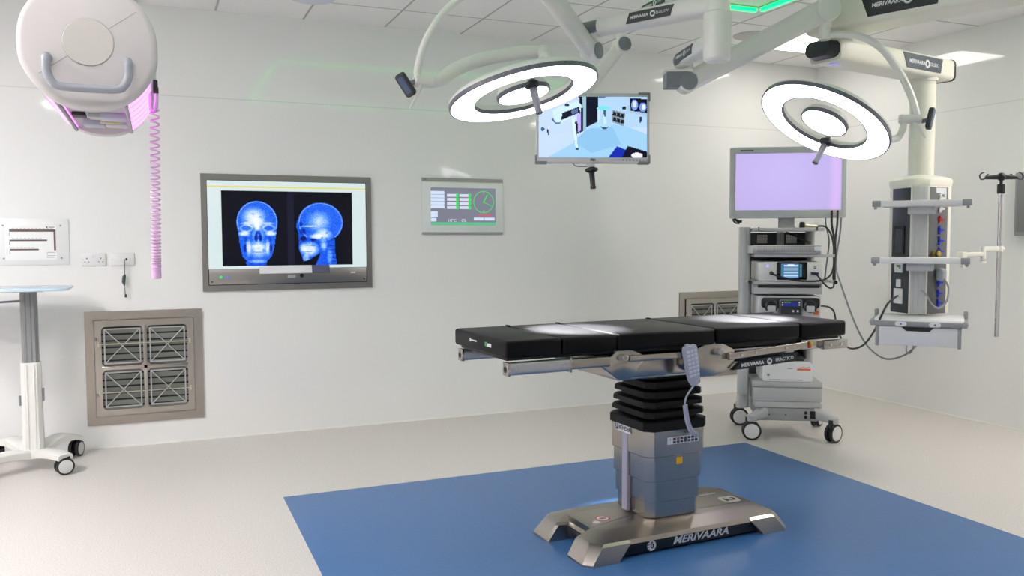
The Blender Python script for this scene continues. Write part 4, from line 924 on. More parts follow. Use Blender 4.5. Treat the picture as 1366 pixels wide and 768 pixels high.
for d, o_ in ((xr, 0), (-xr, 0), (xr, 1), (-xr, 1)):
    b = hb+d*(.088 if not o_ else .055); e = fw*.02 if o_ else Vector((0, 0, 0)); k = 1 if not o_ else .6
    MB().tube(catmull([b, b+d*.012*k+e+Vector((0, 0, -.012*k)), b+d*.03*k+e+Vector((0, 0, -.012*k)), b+d*.036*k+e+Vector((0, 0, .006*k)), b+d*.026*k+e+Vector((0, 0, .02*k)), b+d*.012*k+e+Vector((0, 0, .026*k))], 6), .0042, 8).build('hook', DARK, t)
r0 = SF @ Vector((.245, -.40, zpx(348, 4.78)))
q0 = dep(1284, 340, 4.8); q1 = dep(1311, 337.5, 4.84); q2 = dep(1335, 331, 4.86)
zq = q0.z; q1.z = zq+.004; qq2 = Vector((PT.x, PT.y, zq+.034)); q1b = Vector((q1.x, q1.y, zq+.034))
MB().beam(q0, q1, (.028), .026, .006).build('bracket_arm', CREAM, t)
MB().beam(q1b, qq2, .028, .028, .006).build('bracket_arm', CREAM, t)
MB().cyl(q1+Vector((0, 0, -.03)), q1b+Vector((0, 0, .012)), .016, n=16).lathe([(.018, -.05), (.018, -.042), (.008, -.04), (.008, -.02)], 14, Matrix.Translation(q1)).build('bracket_joint', CREAM, t)
MB().cyl(qq2+Vector((0, 0, -.016)), qq2+Vector((0, 0, .016)), .02, n=18).ball(qq2+xr*.02, .012).build('pole_clamp', CREAM, t)
MB().b2(q0-Vector((.022, .018, .04)), q0+Vector((.018, .022, .018)), .005).cyl(q0+Vector((0, 0, -.06)), q0+Vector((0, 0, -.035)), .006, n=10).lathe([(.018, -.07), (.018, -.06), (0, -.058)], 12, Matrix.Translation(q0)).build('rail_clamp', CREAM, t)
# hose connector and plug on the right panel
c = FRm @ Vector((-.045, zpx(338, 5.05), .035))
t = thing('gas_hose_plug', 'small brass and black round connector plugged into the grey panel above the middle shelf', 'connector', c)
fx = (FRm @ Vector((0, 0, 1))-FRm @ Vector((0, 0, 0)))
MB().cyl(c-fx*.032, c+fx*.012, .017, n=18, bev=.003).build('body', mat('brass', (190, 160, 70), .3, .8), t)
MB().lathe([(.022, -.004), (.026, 0), (.022, .004), (.017, .004), (.017, -.004)], 20, along(c, c+fx), True).build('collar', BLACK, t)
c = FRm @ Vector((-.005, zpx(366, 5.05), .03))
t = thing('grey_plug', 'large grey plug with a looping grey lead on the right side of the supply column', 'plug', c)
MB(FRm).box((-.005, zpx(366, 5.05), .028), (.055, .075, .05), .016, seg=3).build('body', mat('plug_grey', (150, 158, 164), .4), t)
z0_ = zpx(366, 5.05)
MB().tube(catmull([FRm @ Vector((0, z0_-.03, .05)), FRm @ Vector((.035, z0_-.08, .05)), FRm @ Vector((.03, z0_-.16, .045)), FRm @ Vector((-.03, z0_-.2, .04)), FRm @ Vector((-.085, z0_-.175, .035)), FRm @ Vector((-.125, z0_-.12, .025)), FRm @ Vector((-.14, z0_-.09, .0))], 8), .0055, 8).build('lead', MGREY, t)
# ------------------------------------------------------------------ left ceiling service beam (seen end-on)
YB = -3.61
fc = at(115, 62, 1, YB); RX = (at(210, 62, 1, YB).x-at(21, 62, 1, YB).x)/2; RZ = RX*.96
fc.x = (at(210, 62, 1, YB).x+at(21, 62, 1, YB).x)/2
BM = basis(fc, (1, 0, 0), (0, 0, 1), (0, -1, 0))                 # x right, y up, z to the viewer
t = thing('service_beam', 'large round-ended white service unit with pink lights hanging at the top left', 'ceiling unit', fc)
def outline(k=1., n=56):
    out = []
    for i in range(n):
        a = 2*PI*i/n; ca, sa = math.cos(a), math.sin(a); e = 2/2.35
        x, y = RX*math.copysign(abs(ca)**e, ca), RZ*1.02*math.copysign(abs(sa)**e, sa)
        if y < -.25*RZ: x *= 1-.13*((-y/RZ-.25)/.75)
        out.append((x*k, y*k))
    return out
BL = .78
def sec(k, z): return [(x, y, z) for x, y in outline(k)]
mb = MB(BM)
mb.loft([sec(.97, -.06), sec(1.0, -.045), sec(1.0, -.012), sec(.975, .004), sec(.94, .010), sec(.90, .012)])
mb.build('end_cap', mat('beam_white', (212, 209, 209), .42), t, angle=40)
# hollow-bottomed body: arc from lower-left over the top to lower-right, then flat recessed floor
def bodysec(z, k=.93):
    P = [(x*k, y*k) for x, y in outline(1., 56)]
    return [(x, y, z) for x, y in P]
def cutbody(z):
    out = []
    for x, y, zz in bodysec(z):
        if y < -.56*RZ*.93: y = -.56*RZ*.93
        out.append((x, y, zz))
    return out
MB(BM).loft([cutbody(-.05), cutbody(-BL+.03)]).build('body', WHITE, t, angle=40)
MB(BM).loft([sec(.93, -BL+.05), sec(.95, -BL+.04), sec(.95, -BL), sec(.90, -BL-.012)]).build('end_cap', mat('beam_white', (212, 209, 209), .42), t, angle=40)
MB(BM).b2((-RX*.47, -RZ*.80, -BL+.045), (RX*.47, -RZ*.52, -.055), .004).build('socket_tray', LGREY, t)
PINK = glow('pink_light', (255, 120, 250), 3.0)
P = outline(.965)
for s in (-1, 1):                                                 # glowing side windows along the lower flanks
    pts = sorted([(x, y) for x, y in P if x*s > RX*.44 and -.97*RZ < y < -.38*RZ], key=lambda q: q[1])
    inner = [(x*.94, y*.94) for x, y in pts]
    mb = MB(BM); poly = pts+inner[::-1]
    if s < 0: poly = poly[::-1]
    mb.prism(poly, -BL+.05, -.062); w = mb.build('light_window', PINK, t)
    lo = pts[0]
    MB(BM).beam((lo[0], lo[1], -BL+.03), (lo[0], lo[1], -.055), .011, .014, .004).build('window_frame', MGREY, w)
    hi = pts[-1]
    MB(BM).beam((hi[0], hi[1], -BL+.03), (hi[0], hi[1], -.055), .010, .010, .004).build('window_frame', LGREY, w)
    ribs = MB(BM)
    for k in range(1, 6): ribs.prism([(x*1.003, y*1.003) for x, y in pts]+[(x*.99, y*.99) for x, y in pts[::-1]], -.062-(BL-.112)*k/6-.0025, -.062-(BL-.112)*k/6+.0025)
    ribs.build('window_rib', mat('rib_pink', (244, 190, 240), .5), w)
MB(BM).lathe([(RX*.365, .012), (RX*.365, .0145), (RX*.355, .016), (0, .016)], 48, Matrix.Translation((-.0, .01, 0))).build('round_cover', mat('cover_warm', (208, 206, 200), .45), t)
SEAM = mat('seam_grey', (164, 162, 160), .5)
mb = MB(BM)
for s in (1, -1): mb.beam((s*RX*.30, .01+s*RX*.235, .0122), (s*RX*.70, .01+s*RX*.53, .0122), .0016, .001, .0003)
mb.lathe([(RX*.372, .0118), (RX*.372, .0128), (RX*.365, .0128), (RX*.365, .0118)], 48, Matrix.Translation((0, .01, 0)), True)
mb.build('cap_seam', SEAM, t)
hx, hy0, hy1 = RX*.565, -RZ*.25, -RZ*.72
hp = [(-hx, hy0, .010), (-hx, hy0, .05), (-hx, hy0-.02, .056)]+[(-hx, hy1+.04, .056), (-hx+.012, hy1+.012, .056), (-hx+.04, hy1, .056), (hx-.04, hy1, .056), (hx-.012, hy1+.012, .056), (hx, hy1+.04, .056)]+[(hx, hy0-.02, .056), (hx, hy0, .05), (hx, hy0, .010)]
MB(BM).tube([BM.inverted() @ q for q in [BM @ Vector(p) for p in catmull(hp, 4)]], .0115, 12).build('handle', mat('handle_grey', (158, 162, 172), .4), t)
SB = BM @ basis((0, -RZ*.80, -.52), (1, 0, 0), (0, 0, -1), (0, -1, 0))
for (x, y, w, d, h_, mm, nm) in ((-.035, -.10, .036, .05, .012, BLACK, 'socket_block'), (.012, -.09, .036, .045, .014, LGREY, 'socket_block'), (.065, -.10, .07, .06, .018, mat('lilac_block', (186, 188, 206), .4), 'socket_block'), (.0, .01, .06, .06, .022, mat('lilac_block', (186, 188, 206), .4), 'socket_block'), (.07, .02, .06, .07, .018, LGREY, 'socket_block'), (.055, -.045, .06, .012, .02, mat('cream_strip', (214, 206, 160), .5), 'terminal_strip')):
    MB(SB).b2((x-.02-w*.55, y*1.5-d*.75, 0), (x-.02+w*.55, y*1.5+d*.75, h_), .003).build(nm, mm, t)
MB().cyl((fc.x, YB+.32, fc.z+RZ*.9), (fc.x, YB+.32, H-.001), .07, n=28).lathe([(.15, H-.001), (.15, H-.04), (.07, H-.06), (.07, H-.07)], 28, Matrix.Translation((fc.x, YB+.32, 0))).build('ceiling_post', WHITE, t)
# coiled hose
HD = 2.72
hp0 = dep(207, 146, HD)
t = thing('coiled_hose', 'thin pink-lit coiled hose hanging beside the round service unit at top left', 'hose', dep(209, 368, HD))
side_pt = BM @ Vector((RX*.93, 0, 0))
cl = dep(206, 112, HD)
MB().b2(cl-Vector((.012, .014, .016)), cl+Vector((.010, .014, .012)), .004).b2(cl-Vector((.004, .012, .03)), cl+Vector((.012, .012, -.01)), .003).build('clip', BLACK, t)
MB().cyl(cl+Vector((-.002, 0, .01)), cl+Vector((-.002, 0, .035)), .008, n=12).build('clip_pin', WHITE, t)
MB().b2(cl-Vector((.10, .01, .012)), cl+Vector((-.008, .01, .004)), .003).build('bracket', LGREY, t)
MB().tube(catmull([cl+Vector((-.012, 0, -.025)), dep(201, 128, HD), dep(202, 146, HD), dep(207, 147, HD), dep(209, 130, HD), cl+Vector((.004, 0, -.025))], 6), .0062, 8).build('hose_loop', mat('hose_grey', (190, 188, 200), .4), t)
za, zb2 = dep(207, 146, HD).z, dep(209, 370, HD).z; xa = dep(206, 146, HD); xb = dep(209, 370, HD)
pts = []; N = 46; tot = 0.
for i in range(N*12+1):
    f = i/(N*12); zf = 1-(1-f)**1.9*1.0; zf = (f*2.1-f*f*1.1)
    zf = min(max(zf, 0), 1); a = 2*PI*N*f; c = xa.lerp(xb, zf); c.z = za+(zb2-za)*zf
    r_ = .0135-.002*f
    pts.append(c+Vector((r_*math.cos(a), r_*math.sin(a), 0)))
MB().tube(pts, .0030, 6).build('coil', mat('hose_pink', (224, 186, 224), .4), t)

# ------------------------------------------------------------------ white instrument cart at the left
CX, CY = -6.495, -.37
t = thing('instrument_cart', 'white height-adjustable cart with pale blue top at the left edge of the picture', 'cart', (CX, CY, 0))
CM = frame((CX, CY, 0))
def hexagon(hx, hy, c=.02): return cs(hx, hy, c)
mb = MB(CM).loft([[(x, y, z) for x, y in cs(.055+.005*k, .05+.005*k, .02)] for z, k in ((.10, 1.), (.16, .6), (.3, .1), (.655, 0), (.665, -.3))])
for x in (-.02, .02): mb.b2((x-.004, -.056, .13), (x+.004, -.049, .65), .002)
mb.build('column_sleeve', WHITE, t)
mb = MB(CM).prism(cs(.045, .04, .014), .66, 1.105); mb.build('lift_column', mat('column_grey', (138, 140, 142), .4, .3), t)
mb = MB(CM)
for x in (-.016, .012): mb.b2((x-.003, -.0415, .665), (x+.003, -.0385, 1.10), .001)
mb.build('column_groove', mat('groove_grey', (112, 114, 116), .4), t)
TOPM = mat('cart_top_blue', (196, 220, 240), .12, coat=.4)
MB(CM).prism(rr(.40, .24, .10, 6, -.16, -.02), 1.112, 1.128, bev=.004).build('table_top', TOPM, t)
MB(CM).b2((-.14, -.09, 1.10), (.09, .09, 1.113), .004).build('top_plate', MGREY, t)
MB(CM).tube(catmull([(-.045, -.03, 1.045), (-.2, -.03, 1.04), (-.42, -.03, 1.04), (-.5, -.03, 1.06), (-.52, -.03, 1.105)], 6), .007, 10).build('push_handle', GREY, t)
MB(CM).b2((-.07, -.03, .40), (-.057, .0, .46), .003).b2((.057, -.03, .42), (.068, .0, .50), .003).build('side_catch', GREY, t)
def castor(parent, p, r, heading, body=WHITE, hub=mat('hub_pale', (206, 206, 206), .4), gap=.024, w=.02, swivel=True, top=None):
    hd = Vector((math.cos(heading), math.sin(heading), 0)); ax = Vector((-hd.y, hd.x, 0)); c = Vector((p[0], p[1], r))
    mb = MB().cyl((p[0]-hd.x*r*.35, p[1]-hd.y*r*.35, r*1.2), (p[0]-hd.x*r*.35, p[1]-hd.y*r*.35, top or r*2.4), r*.3, n=14)
    mb.beam(c-hd*r*.5+Vector((0, 0, r*.55)), c+hd*r*.3+Vector((0, 0, r*.2)), gap*.9, r*1.0, .006)
    mb.cyl(c-ax*(gap/2+w), c+ax*(gap/2+w), r*.16, n=12)
    o = mb.build('castor', DARK, parent)
    for s in (-1, 1):
        a = c+ax*s*gap/2; b = c+ax*s*(gap/2+w)
        wh = MB().lathe([(r*.78, 0), (r*.95, .001), (r, w*.3), (r, w*.7), (r*.94, w*.98), (r*.8, w), (r*.8, w*.97), (r*.76, w*.97), (r*.76, 0)], 28, along(a, b), False).build('wheel', TYRE, o)
        MB().lathe([(r*.78, w*.6), (r*.78, w*.99), (r*.7, w*1.06), (r*.2, w*1.1), (0, w*1.1)], 24, along(a, b)).build('wheel_disc', hub, o)
    mb = MB().b2(c-hd*r*.1-Vector((.012, .012, -r*.92)), c+hd*r*.1+Vector((.012, .012, r*1.16)), .004)
    return o
FOOTM = WHITE
for (ex_, ey_, hd) in ((.185, -.235, 200), (.215, .225, 250), (-.225, .235, 280), (-.25, -.22, 330)):
    e = Vector((CX+ex_, CY+ey_, 0)); c0 = Vector((CX+ex_*.08, CY+ey_*.08, 0)); d = (e-c0).normalized(); n = Vector((-d.y, d.x, 0)); L = (e-c0).length; secs = []
    for k in range(9):
        f = k/8; q = c0+d*L*f*1.06; w = .062-.016*f; zt2 = .118+.055*math.sin(PI*min(1, f*.9))*(1 if ey_ > 0 else .35)+.0*f; h = .052-.018*f
        secs.append([q+n*w+Vector((0, 0, zt2-h)), q+n*w+Vector((0, 0, zt2-.008)), q+n*(w-.012)+Vector((0, 0, zt2)), q-n*(w-.012)+Vector((0, 0, zt2)), q-n*w+Vector((0, 0, zt2-.008)), q-n*w+Vector((0, 0, zt2-h))])
    MB().loft(secs).build('foot', FOOTM, t)
    castor(t, (e.x, e.y), .052, math.radians(hd), top=.108)
MB(CM).prism(cs(.075, .07, .03), .075, .125, bev=.008).build('base_hub', WHITE, t)

# ------------------------------------------------------------------ equipment trolley
TRO, TRA = (-1.73, -1.70, 0), math.radians(-30.7)
TF = frame(TRO, TRA)
YF0 = .05; YB0 = .47
t = thing('equipment_trolley', 'tall pale grey equipment trolley on castors behind the right end of the operating table', 'trolley', TRO, TRA)
for x0_, x1_, y0_ in ((-.335, -.262, .16), (.155, .205, .30)):
    mb = MB(TF).prism(rr((x1_-x0_)/2, .06, .022, 5, (x0_+x1_)/2, y0_+.06), .20, 1.49 if x0_ < 0 else 1.46, bev=.004); mb.b2(((x0_+x1_)/2-.004, y0_-.003, .25), ((x0_+x1_)/2+.004, y0_+.01, 1.46), .001); mb.build('upright', TGREY, t)
MB(TF).b2((-.345, .13, .30), (-.275, .16, .48), .008).build('side_box', TGREY, t)
def tshelf(z0, z1, xa=-.262, xb=.215, y0=YF0, name='shelf'):
    s = MB(TF).b2((xa, y0, z0), (xb, YB0, z1), .006).build(name, TGREY, t); return s
sh = tshelf(1.458, 1.482)
for k in (-.225, .165): MB(TF).b2((k-.004, YF0-.004, 1.462), (k+.004, YF0+.01, 1.486), .001).build('end_clip', BLACK, sh)
MB(TF).b2((-.24, .40, .26), (.19, .415, 1.45), .002).build('back_panel', mat('back_dark', (50, 51, 54), .5), t)
MESH = mat('vent_white', (222, 222, 218), .5); 
for x0_, x1_ in ((-.185, -.115), (.02, .095)):
    mb = MB(TF).m(0).b2((x0_, .392, 1.375), (x1_, .40, 1.435)).m(1)
    for k in range(1, 7): mb.b2((x0_+(x1_-x0_)*k/7-.001, .390, 1.375), (x0_+(x1_-x0_)*k/7+.001, .393, 1.435))
    for k in range(1, 6): mb.b2((x0_, .390, 1.375+.01*k-.001), (x1_, .393, 1.375+.01*k+.001))
    mb.build('vent_grid', [MESH, GREY], t)
MB(TF).b2((-.05, .36, 1.36), (.0, .40, 1.455), .004).build('cable_duct', MGREY, t)
sh = tshelf(1.278, 1.30, -.255, .215)
MB(TF).beam((.21, .06, 1.289), (.285, .06, 1.289), .022, .02, .006).build('side_handle', TGREY, sh)
# wire basket on the second shelf
b = MB(TF)
b.b2((-.285, .03, 1.305), (-.265, .40, 1.36), .003)
b.build('basket_end', mat('clear_grey', (206, 206, 204), .2), t)
mb = MB(TF).b2((-.265, .034, 1.307), (.19, .042, 1.362), .002).m(1)
for i in range(52):
    for j in range(5): mb.b2((-.235+i*.0075, .0325, 1.314+j*.009), (-.235+i*.0075+.004, .0345, 1.314+j*.009+.005))
mb.m(2).b2((.145, .031, 1.325), (.19, .034, 1.352), .001)
mb.build('tray_front', [ALU, mat('hole_grey', (120, 122, 124), .5), INK], t)
MB(TF).b2((-.265, .04, 1.303), (.19, .38, 1.309)).build('tray_floor', ALU, t)
sh = tshelf(1.090, 1.112, -.262, .215)
for x in (-.285, .285):
    s_ = 1 if x > 0 else -1
    MB(TF).beam((x, .02, 1.107), (x, .24, 1.107), .022, .022, .010).build('push_handle', TGREY, t)
    MB(TF).beam((x, .012, 1.107), (x, .028, 1.107), .026, .026, .012).build('handle_end', BLACK, t)
    MB(TF).beam((x-s_*.0, .2, 1.107), (x-s_*.08, .2, 1.104), .02, .02, .006).build('handle_arm', TGREY, t)
dr = MB(TF).b2((-.255, YF0-.002, 1.022), (.205, YB0, 1.068), .004).build('drawer', TGREY, t)
MB(TF).b2((-.225, YF0-.004, 1.066), (.185, YF0+.03, 1.084), .002).build('drawer_slot', BLACK, dr)
MB(TF).b2((-.255, YF0+.02, 1.066), (.205, YB0, 1.09), .002).build('drawer_top', TGREY, dr)
tshelf(.83, .85, -.255, .21); tshelf(.66, .69, -.255, .225)
tshelf(.368, .408, -.255, .218)
dr = MB(TF).b2((-.245, YF0-.004, .27), (.215, YB0, .365), .005).build('drawer', TGREY, t)
MB(TF).b2((-.235, YF0-.008, .225), (.205, YB0, .268), .004).build('drawer_plinth', TGREY, t)
mb = MB(TF)
bs = MB(TF).b2((-.215, .035, .135), (.19, .50, .222), .008).build('base_box', MGREY, t)
for x in (.095, .095): pass
for z in (.165, .195): MB(TF @ basis((.105, .0345, z), (1, 0, 0), (0, 0, 1), (0, -1, 0))).lathe([(.012, 0), (.012, .004), (.006, .004), (0, .003)], 14).build('base_socket', BLACK, bs)
MB(TF).b2((.135, .030, .155), (.175, .036, .208), .002).build('mains_inlet', BLACK, bs)
for x in (-.14, -.03): MB(TF @ basis((x, .0345, .178), (1, 0, 0), (0, 0, 1), (0, -1, 0))).lathe([(.005, 0), (.005, .002), (0, .002)], 10).build('base_screw', DARK, bs)
for (ex_, ey_, hd) in ((-.262, .02, -32), (.285, .0, 12), (-.285, .50, -25), (.285, .52, 30)):
    q0 = TF @ Vector((ex_*.62, .07 if ey_ < .2 else .46, .19)); q1 = TF @ Vector((ex_, ey_, .155))
    MB().beam(q0, q1, .075, .085, .02, .066, .05).build('base_leg', TGREY, t)
    q = TF @ Vector((ex_, ey_, 0)); MB().cyl((q.x, q.y, .13), (q.x, q.y, .178), .036, n=20, bev=.008).build('leg_cap', TGREY, t)
    castor(t, (q.x, q.y), .066, math.radians(hd), body=TGREY, top=.16, hub=mat('hub_white', (222, 222, 222), .4), gap=.02, w=.02)
# screen on top of the trolley
zc = (2.045+1.55)/2; SMx = TF @ basis((-.022, .115, zc), (1, 0, 0), (0, 0, 1), (0, -1, 0)) @ Matrix.Rotation(math.radians(1), 4, 'Y')
hw, hh = .392, .248
m_ = thing('trolley_screen', 'large pale grey screen with plain lavender picture, mounted on top of the trolley', 'monitor', SMx @ Vector((0, -hh, 0)))
MB(SMx).prism(rr(hw, hh, .012), -.055, 0, bev=.006).build('housing', mat('screen_grey', (186, 190, 192), .4), m_)
ringpart(SMx, (hw-.02, hh-.012), (hw-.034, hh-.046), .0, .003, .006, .003, 'bezel', mat('bezel_grey', (176, 180, 182), .4), m_, (0, .0))
nx, ny = 60, 36
X, Y = np.meshgrid((np.arange(nx)+.5)/nx, (np.arange(ny)+.5)/ny)
A = np.zeros((ny, nx, 3)); base_c = np.array((186, 172, 226.)); A[:] = base_c
A += (np.exp(-((X-.42)/.5)**2-((Y-.35)/.6)**2)*np.array(10.))[..., None]; edge = soft(np.abs((X-.955+.05*(Y-.5)**2)/.075), .8); A += edge[..., None]*np.array((22, 8, 10)); pass
picture('lavender_picture', SMx @ Matrix.Translation((0, .012, .0012)), 2*(hw-.033), 2*(hh-.048)+.006, np.clip(A, 0, 255), m_)
mb = MB(SMx).m(0).lathe([(.006, 0), (.006, .0006), (0, .0006)], 12, Matrix.Translation((-hw+.055, hh-.024, .003))).m(1).text('VIDEOSCOPE', .014, Matrix.Translation((-hw+.118, hh-.024, .0032)), bold=.0006) if False else MB(SMx).m(0).lathe([(.006, 0), (.006, .0006), (0, .0006)], 12, Matrix.Translation((-hw+.052, hh-.024, .003))).m(1).b2((-hw+.064, hh-.029, .003), (-hw+.155, hh-.019, .0035))
mb.build('badge', [mat('badge_gold', (190, 160, 70), .4), mat('badge_print', (78, 84, 104), .5)], m_)
mb = MB(SMx)
for k in range(6): mb.box((-.055+k*.022, -hh+.021, .001), (.008, .006, .003), .001)
mb.build('button_row', MGREY, m_)
MB(SMx).b2((-.055, -hh-.072, -.05), (.055, -hh+.06, -.03), .004).b2((-.05, -hh-.068, -.052), (.05, -hh-.058, .02), .003).build('neck', MGREY, m_)
MB(SMx).b2((-.16, -.12, -.085), (.16, .12, -.05), .02).build('rear_housing', MGREY, m_)
mb = MB(SMx).tube(catmull([(-hw+.02, -hh-.004, -.03), (-hw+.04, -hh-.03, -.03), (-hw+.07, -hh-.034, -.03)], 5), .006, 8).tube(catmull([(-hw+.03, -hh+.0, -.03), (-hw+.06, -hh-.02, -.03), (-hw+.085, -hh-.02, -.028)], 5), .009, 8); mb.build('cable_stub', BLACK, m_)
# camera processor with touch display
pm = thing('camera_processor', 'pale grey box with lit blue touch display on the third shelf of the trolley', 'video processor', TF @ Vector((0, .3, 1.112)))
MB(TF).b2((-.225, .045, 1.113), (.205, .42, 1.247), .01).build('case', mat('proc_grey', (212, 212, 212), .4), pm)
PB2 = TF @ basis((.0, .0445, 1.184), (1, 0, 0), (0, 0, 1), (0, -1, 0))
o = MB(PB2).prism(rr(.102, .062, .012), -.002, .004, bev=.001).build('display_frame', GLASSY, pm)
mb = MB(PB2).m(0).b2((-.074, -.05, .004), (.046, .05, .0045)).m(1)
for k in range(4): mb.b2((-.054, -.048+k*.024, .0045), (.04, -.034+k*.024, .0048)).m(2).b2((-.054, -.036+k*.024, .0048), (.04, -.031+k*.024, .005)).m(1)
mb.m(2).b2((-.03, .035, .0045), (.014, .046, .005)).m(3).b2((-.072, -.048, .0045), (-.06, .044, .0047)).b2((.05, -.04, .004), (.066, .046, .0045))
mb.build('display', [glow('ui_blue_dark', (70, 120, 170), .9), glow('ui_blue_mid', (110, 160, 200), .9), glow('ui_pale', (226, 236, 246), .95), glow('ui_teal', (60, 130, 160), .7)], o)
MB(PB2 @ Matrix.Translation((-.165, .035, 0))).lathe([(.010, 0), (.010, .003), (0, .003)], 16).build('power_button', glow('power_violet', (190, 170, 255), 1.0), pm)
MB(PB2).b2((.145, .03, 0), (.162, .036, .002)).b2((.145, .018, 0), (.162, .024, .002)).build('usb_port', DARK, pm)
mb = MB(PB2).b2((.125, -.024, 0), (.175, -.008, .03), .004); mb.build('camera_plug', mat('plug_blue', (44, 54, 96), .4), pm)
MB(PB2 @ Matrix.Translation((-.14, -.016, 0))).lathe([(.014, 0), (.014, .02), (.010, .035), (.006, .05)], 14).build('light_plug', BLACK, pm)
# pump unit
pu = thing('pump_unit', 'pale box with dark control pad between two black roller heads, lower shelf of the trolley', 'pump', TF @ Vector((0, .3, .85)))
MB(TF).b2((-.225, .05, .852), (.2, .42, 1.008), .012).build('case', mat('pump_white', (206, 207, 208), .4), pu)
PB3 = TF @ basis((-.008, .0495, .93), (1, 0, 0), (0, 0, 1), (0, -1, 0))
MB(PB3).prism(rr(.195, .036, .02, 5, 0, .032), 0, .022, bev=.004).build('roller_housing', BLACK, pu)
for s in (-1, 1):
    MB(PB3 @ Matrix.Translation((s*.13, .01, 0))).lathe([(.045, 0), (.045, .035), (.036, .042), (.034, .03), (0, .03)], 24).build('roller_head', DARK, pu)
    MB(PB3).b2((s*.13-.028, -.03, .03), (s*.13+.028, .015, .044), .006).build('roller_label', LGREY, pu)
MB(PB3).b2((.155, -.05, 0), (.19, -.02, .03), .008).build('tube_clip', mat('clip_orange', (206, 104, 60), .5), pu)
o = MB(PB3).prism(rr(.078, .058, .012, 5, 0, .0), .0, .032, bev=.004).build('control_pad', mat('pad_grey', (104, 112, 118), .4), pu)
mb = MB(PB3).m(0).prism(rr(.068, .048, .006), .032, .033).m(1).b2((-.045, .01, .033), (-.002, .036, .0335)).b2((.004, .01, .033), (.045, .036, .0335)).m(2).b2((-.045, .037, .033), (.0, .042, .0335)).m(3)
for x in (-.056, .056):
    for y in (.02, .036): mb.lathe([(.006, .033), (.006, .034), (0, .034)], 10, Matrix.Translation((x, y, 0)))
mb.b2((.01, -.03, .033), (.022, -.016, .034)).b2((.04, -.03, .033), (.052, -.016, .034))
mb.build('pad_display', [DARK, glow('lcd_blue', (24, 44, 150), .7), glow('lcd_green', (120, 200, 60), .8), INK], o)
# white printer
pr_t = thing('white_printer', 'white box printer with orange sticker on the lowest shelf of the trolley', 'printer', TF @ Vector((0, .25, .408)))
PR = TF @ Matrix.Translation((-.012, .0, 0))
MB(PR).loft([[(x, y, .41+z) for x, y in cs(hx, hy, .015, 0, .055+hy)] for z, hx, hy in ((0, .17, .17), (.08, .172, .17), (.12, .165, .165), (.135, .15, .155))]).build('case', mat('printer_white', (230, 230, 231), .4), pr_t)
MB(PR).b2((-.12, .12, .54), (.12, .36, .58), .01).build('top_tray', DARK, pr_t)
MB(PR).b2((.06, .0525, .488), (.15, .0555, .502), .0005).build('orange_sticker', mat('sticker_orange', (226, 120, 56), .5), pr_t)
mb = MB(PR)
for k in range(4): mb.b2((.075+k*.018, .0528, .507+.004*(k % 2)), (.088+k*.018, .0556, .511+.004*(k % 2)))
mb.build('print_line', mat('print_brown', (196, 150, 120), .5), pr_t)
MB(PR).b2((-.005, .0528, .50), (.03, .0556, .505)).build('small_badge', GREY, pr_t)
MB(PR @ basis((-.135, .0545, .455), (1, 0, 0), (0, 0, 1), (0, -1, 0))).lathe([(.009, 0), (.009, .003), (0, .003)], 14).build('power_button', GREY, pr_t)
MB(PR).b2((-.13, .054, .418), (.10, .0556, .424)).build('tray_slot', MGREY, pr_t)
# camera head lying on the top shelf
p0 = TF @ Vector((.06, .09, 1.50)); p1 = TF @ Vector((.16, .09, 1.493))
t2 = thing('endoscope_camera', 'small round black and silver camera lying on the top shelf of the trolley', 'camera', p0+Vector((0, 0, -.018)))
xv = TF.to_3x3() @ Vector((1, 0, 0))
MB().lathe([(.0, -.004), (.020, -.004), (.024, .004), (.024, .02), (.019, .03)], 22, along(p0, p1)).build('eyepiece', BLACK, t2)
MB().lathe([(.021, .027), (.021, .035), (.014, .045), (.012, .10), (.007, .115)], 20, along(p0, p1)).build('barrel', mat('cam_silver', (196, 192, 170), .3, .6), t2)
path = [p1+xv*.01, TF @ Vector((.225, .085, 1.488)), TF @ Vector((.262, .085, 1.44)), TF @ Vector((.278, .07, 1.37)), TF @ Vector((.28, .06, 1.28)), TF @ Vector((.275, .05, 1.20)), TF @ Vector((.24, .02, 1.145)), TF @ Vector((.17, .0, 1.118)), TF @ Vector((.04, -.005, 1.118)), TF @ Vector((-.06, .0, 1.138)), TF @ Vector((-.145, .0, 1.166))]
MB().tube(catmull(path, 8), .0062, 8).build('camera_cable', BLACK, t2)
# cables
def cable(label, pts, r, m, cat='cable', name='cable', n=10):
    P = catmull(pts, n); o = MB().tube(P, r, 8).build(name, m, loc=P[-1]); return tag(o, label, cat)
TEAL = mat('cable_teal', (86, 112, 112), .45)
cable('black lead running from the blue plug of the processor down past the side handle', [TF @ Vector(p) for p in ((.15, .02, 1.168), (.165, -.005, 1.15), (.19, -.01, 1.115), (.235, 0, 1.072), (.27, .03, 1.072), (.284, .06, 1.10), (.284, .10, 1.2))], .0055, BLACK)
cable('black lead hanging behind the right edge of the trolley screen, left of its neighbours', [TF @ Vector(p) for p in ((.27, .10, 1.6), (.272, .10, 1.5), (.285, .09, 1.42), (.29, .08, 1.33), (.284, .07, 1.22), (.28, .06, 1.125))], .008, BLACK)
cable('second black lead hanging behind the right edge of the trolley screen', [TF @ Vector(p) for p in ((.315, .12, 1.6), (.31, .11, 1.5), (.298, .10, 1.40), (.297, .09, 1.32), (.292, .08, 1.22), (.292, .07, 1.12))], .007, DARK)
cable('thin grey lead hanging beside the right upright of the trolley', [TF @ Vector(p) for p in ((.235, .14, 1.6), (.24, .13, 1.5), (.262, .13, 1.40), (.256, .13, 1.3), (.245, .13, 1.2), (.24, .14, 1.12))], .005, TEAL)
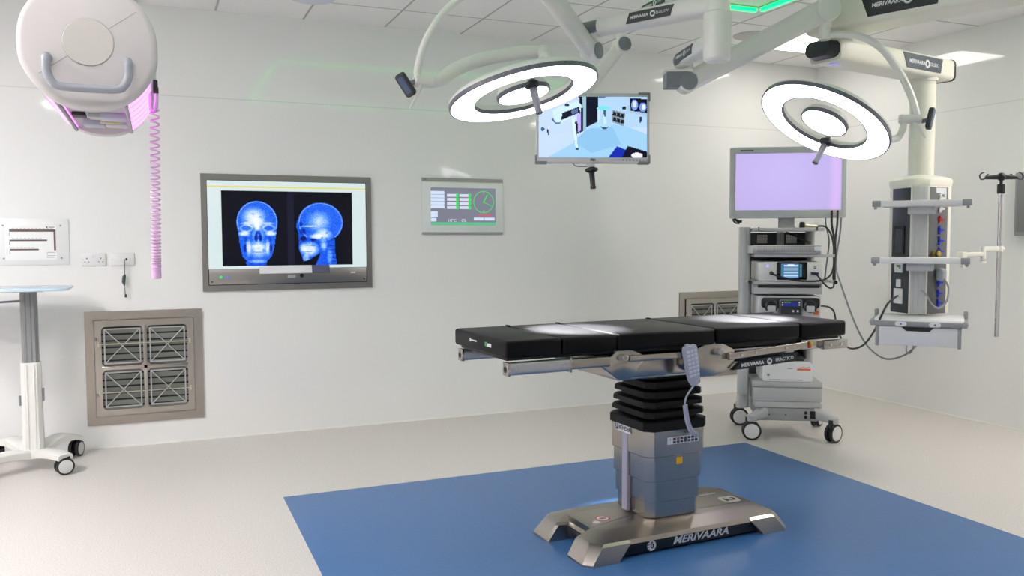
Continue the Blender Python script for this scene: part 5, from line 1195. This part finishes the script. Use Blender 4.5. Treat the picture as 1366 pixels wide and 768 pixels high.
mb_pts = [TF @ Vector(p) for p in ((.345, .14, 1.6), (.338, .14, 1.45), (.32, .14, 1.32), (.318, .15, 1.2))]
cable('long grey lead looping from the trolley screen to under the supply column drawer', mb_pts+[dep(1122, 380, 5.75), dep(1140, 430, 5.65), dep(1157, 461, 5.5), dep(1180, 478, 5.35), dep(1205, 474, 5.2), dep(1222, 461, 5.1), dep(1232, 449, 5.05), SF @ Vector((.02, -.25, zs_-.155))], .0058, mat('cable_grey', (128, 136, 136), .45))
cable('black mains lead sagging from behind the trolley to the white outlet on the supply column', [TF @ Vector((.19, .28, .93)), dep(1110, 412, 5.75), dep(1117, 440, 5.65), dep(1131, 463, 5.5), dep(1150, 461, 5.3), dep(1165, 443, 5.1), dep(1176, 420, 4.9), dep(1184, 405, 4.9), dep(1192, 398, 4.98), FLm @ Vector((0, zpx(396), .012))], .0062, mat('cable_black', (34, 44, 46), .45))
cable('small closed loop of grey lead hanging under the drawer of the supply column', [SF @ Vector((-.08, -.30, zs_-.153)), dep(1209, 460, 5.0), dep(1209, 468, 5.0), dep(1213, 471, 5.0), dep(1217, 467, 5.0), dep(1218, 459, 5.0), SF @ Vector((-.045, -.30, zs_-.153))], .0042, MGREY)
cable('black lead lying loose inside the top bay of the trolley', [TF @ Vector(p) for p in ((-.02, .2, 1.45), (.04, .19, 1.43), (.09, .18, 1.40), (.13, .2, 1.385), (.17, .3, 1.38), (.17, .38, 1.39))], .009, BLACK)

# ------------------------------------------------------------------ light and view
w = bpy.data.worlds.new('world'); sc.world = w; w.use_nodes = True
w.node_tree.nodes['Background'].inputs[0].default_value = (.8, .82, .85, 1); w.node_tree.nodes['Background'].inputs[1].default_value = .05
vs = sc.view_settings; vs.view_transform = 'Standard'; vs.look = 'None'; vs.exposure = EXPO; vs.gamma = 1.0; vs.use_curve_mapping = False
sc.cycles.max_bounces = 8; sc.cycles.diffuse_bounces = 5; sc.cycles.glossy_bounces = 4; sc.cycles.use_denoising = True
sc.cycles.sample_clamp_indirect = 6
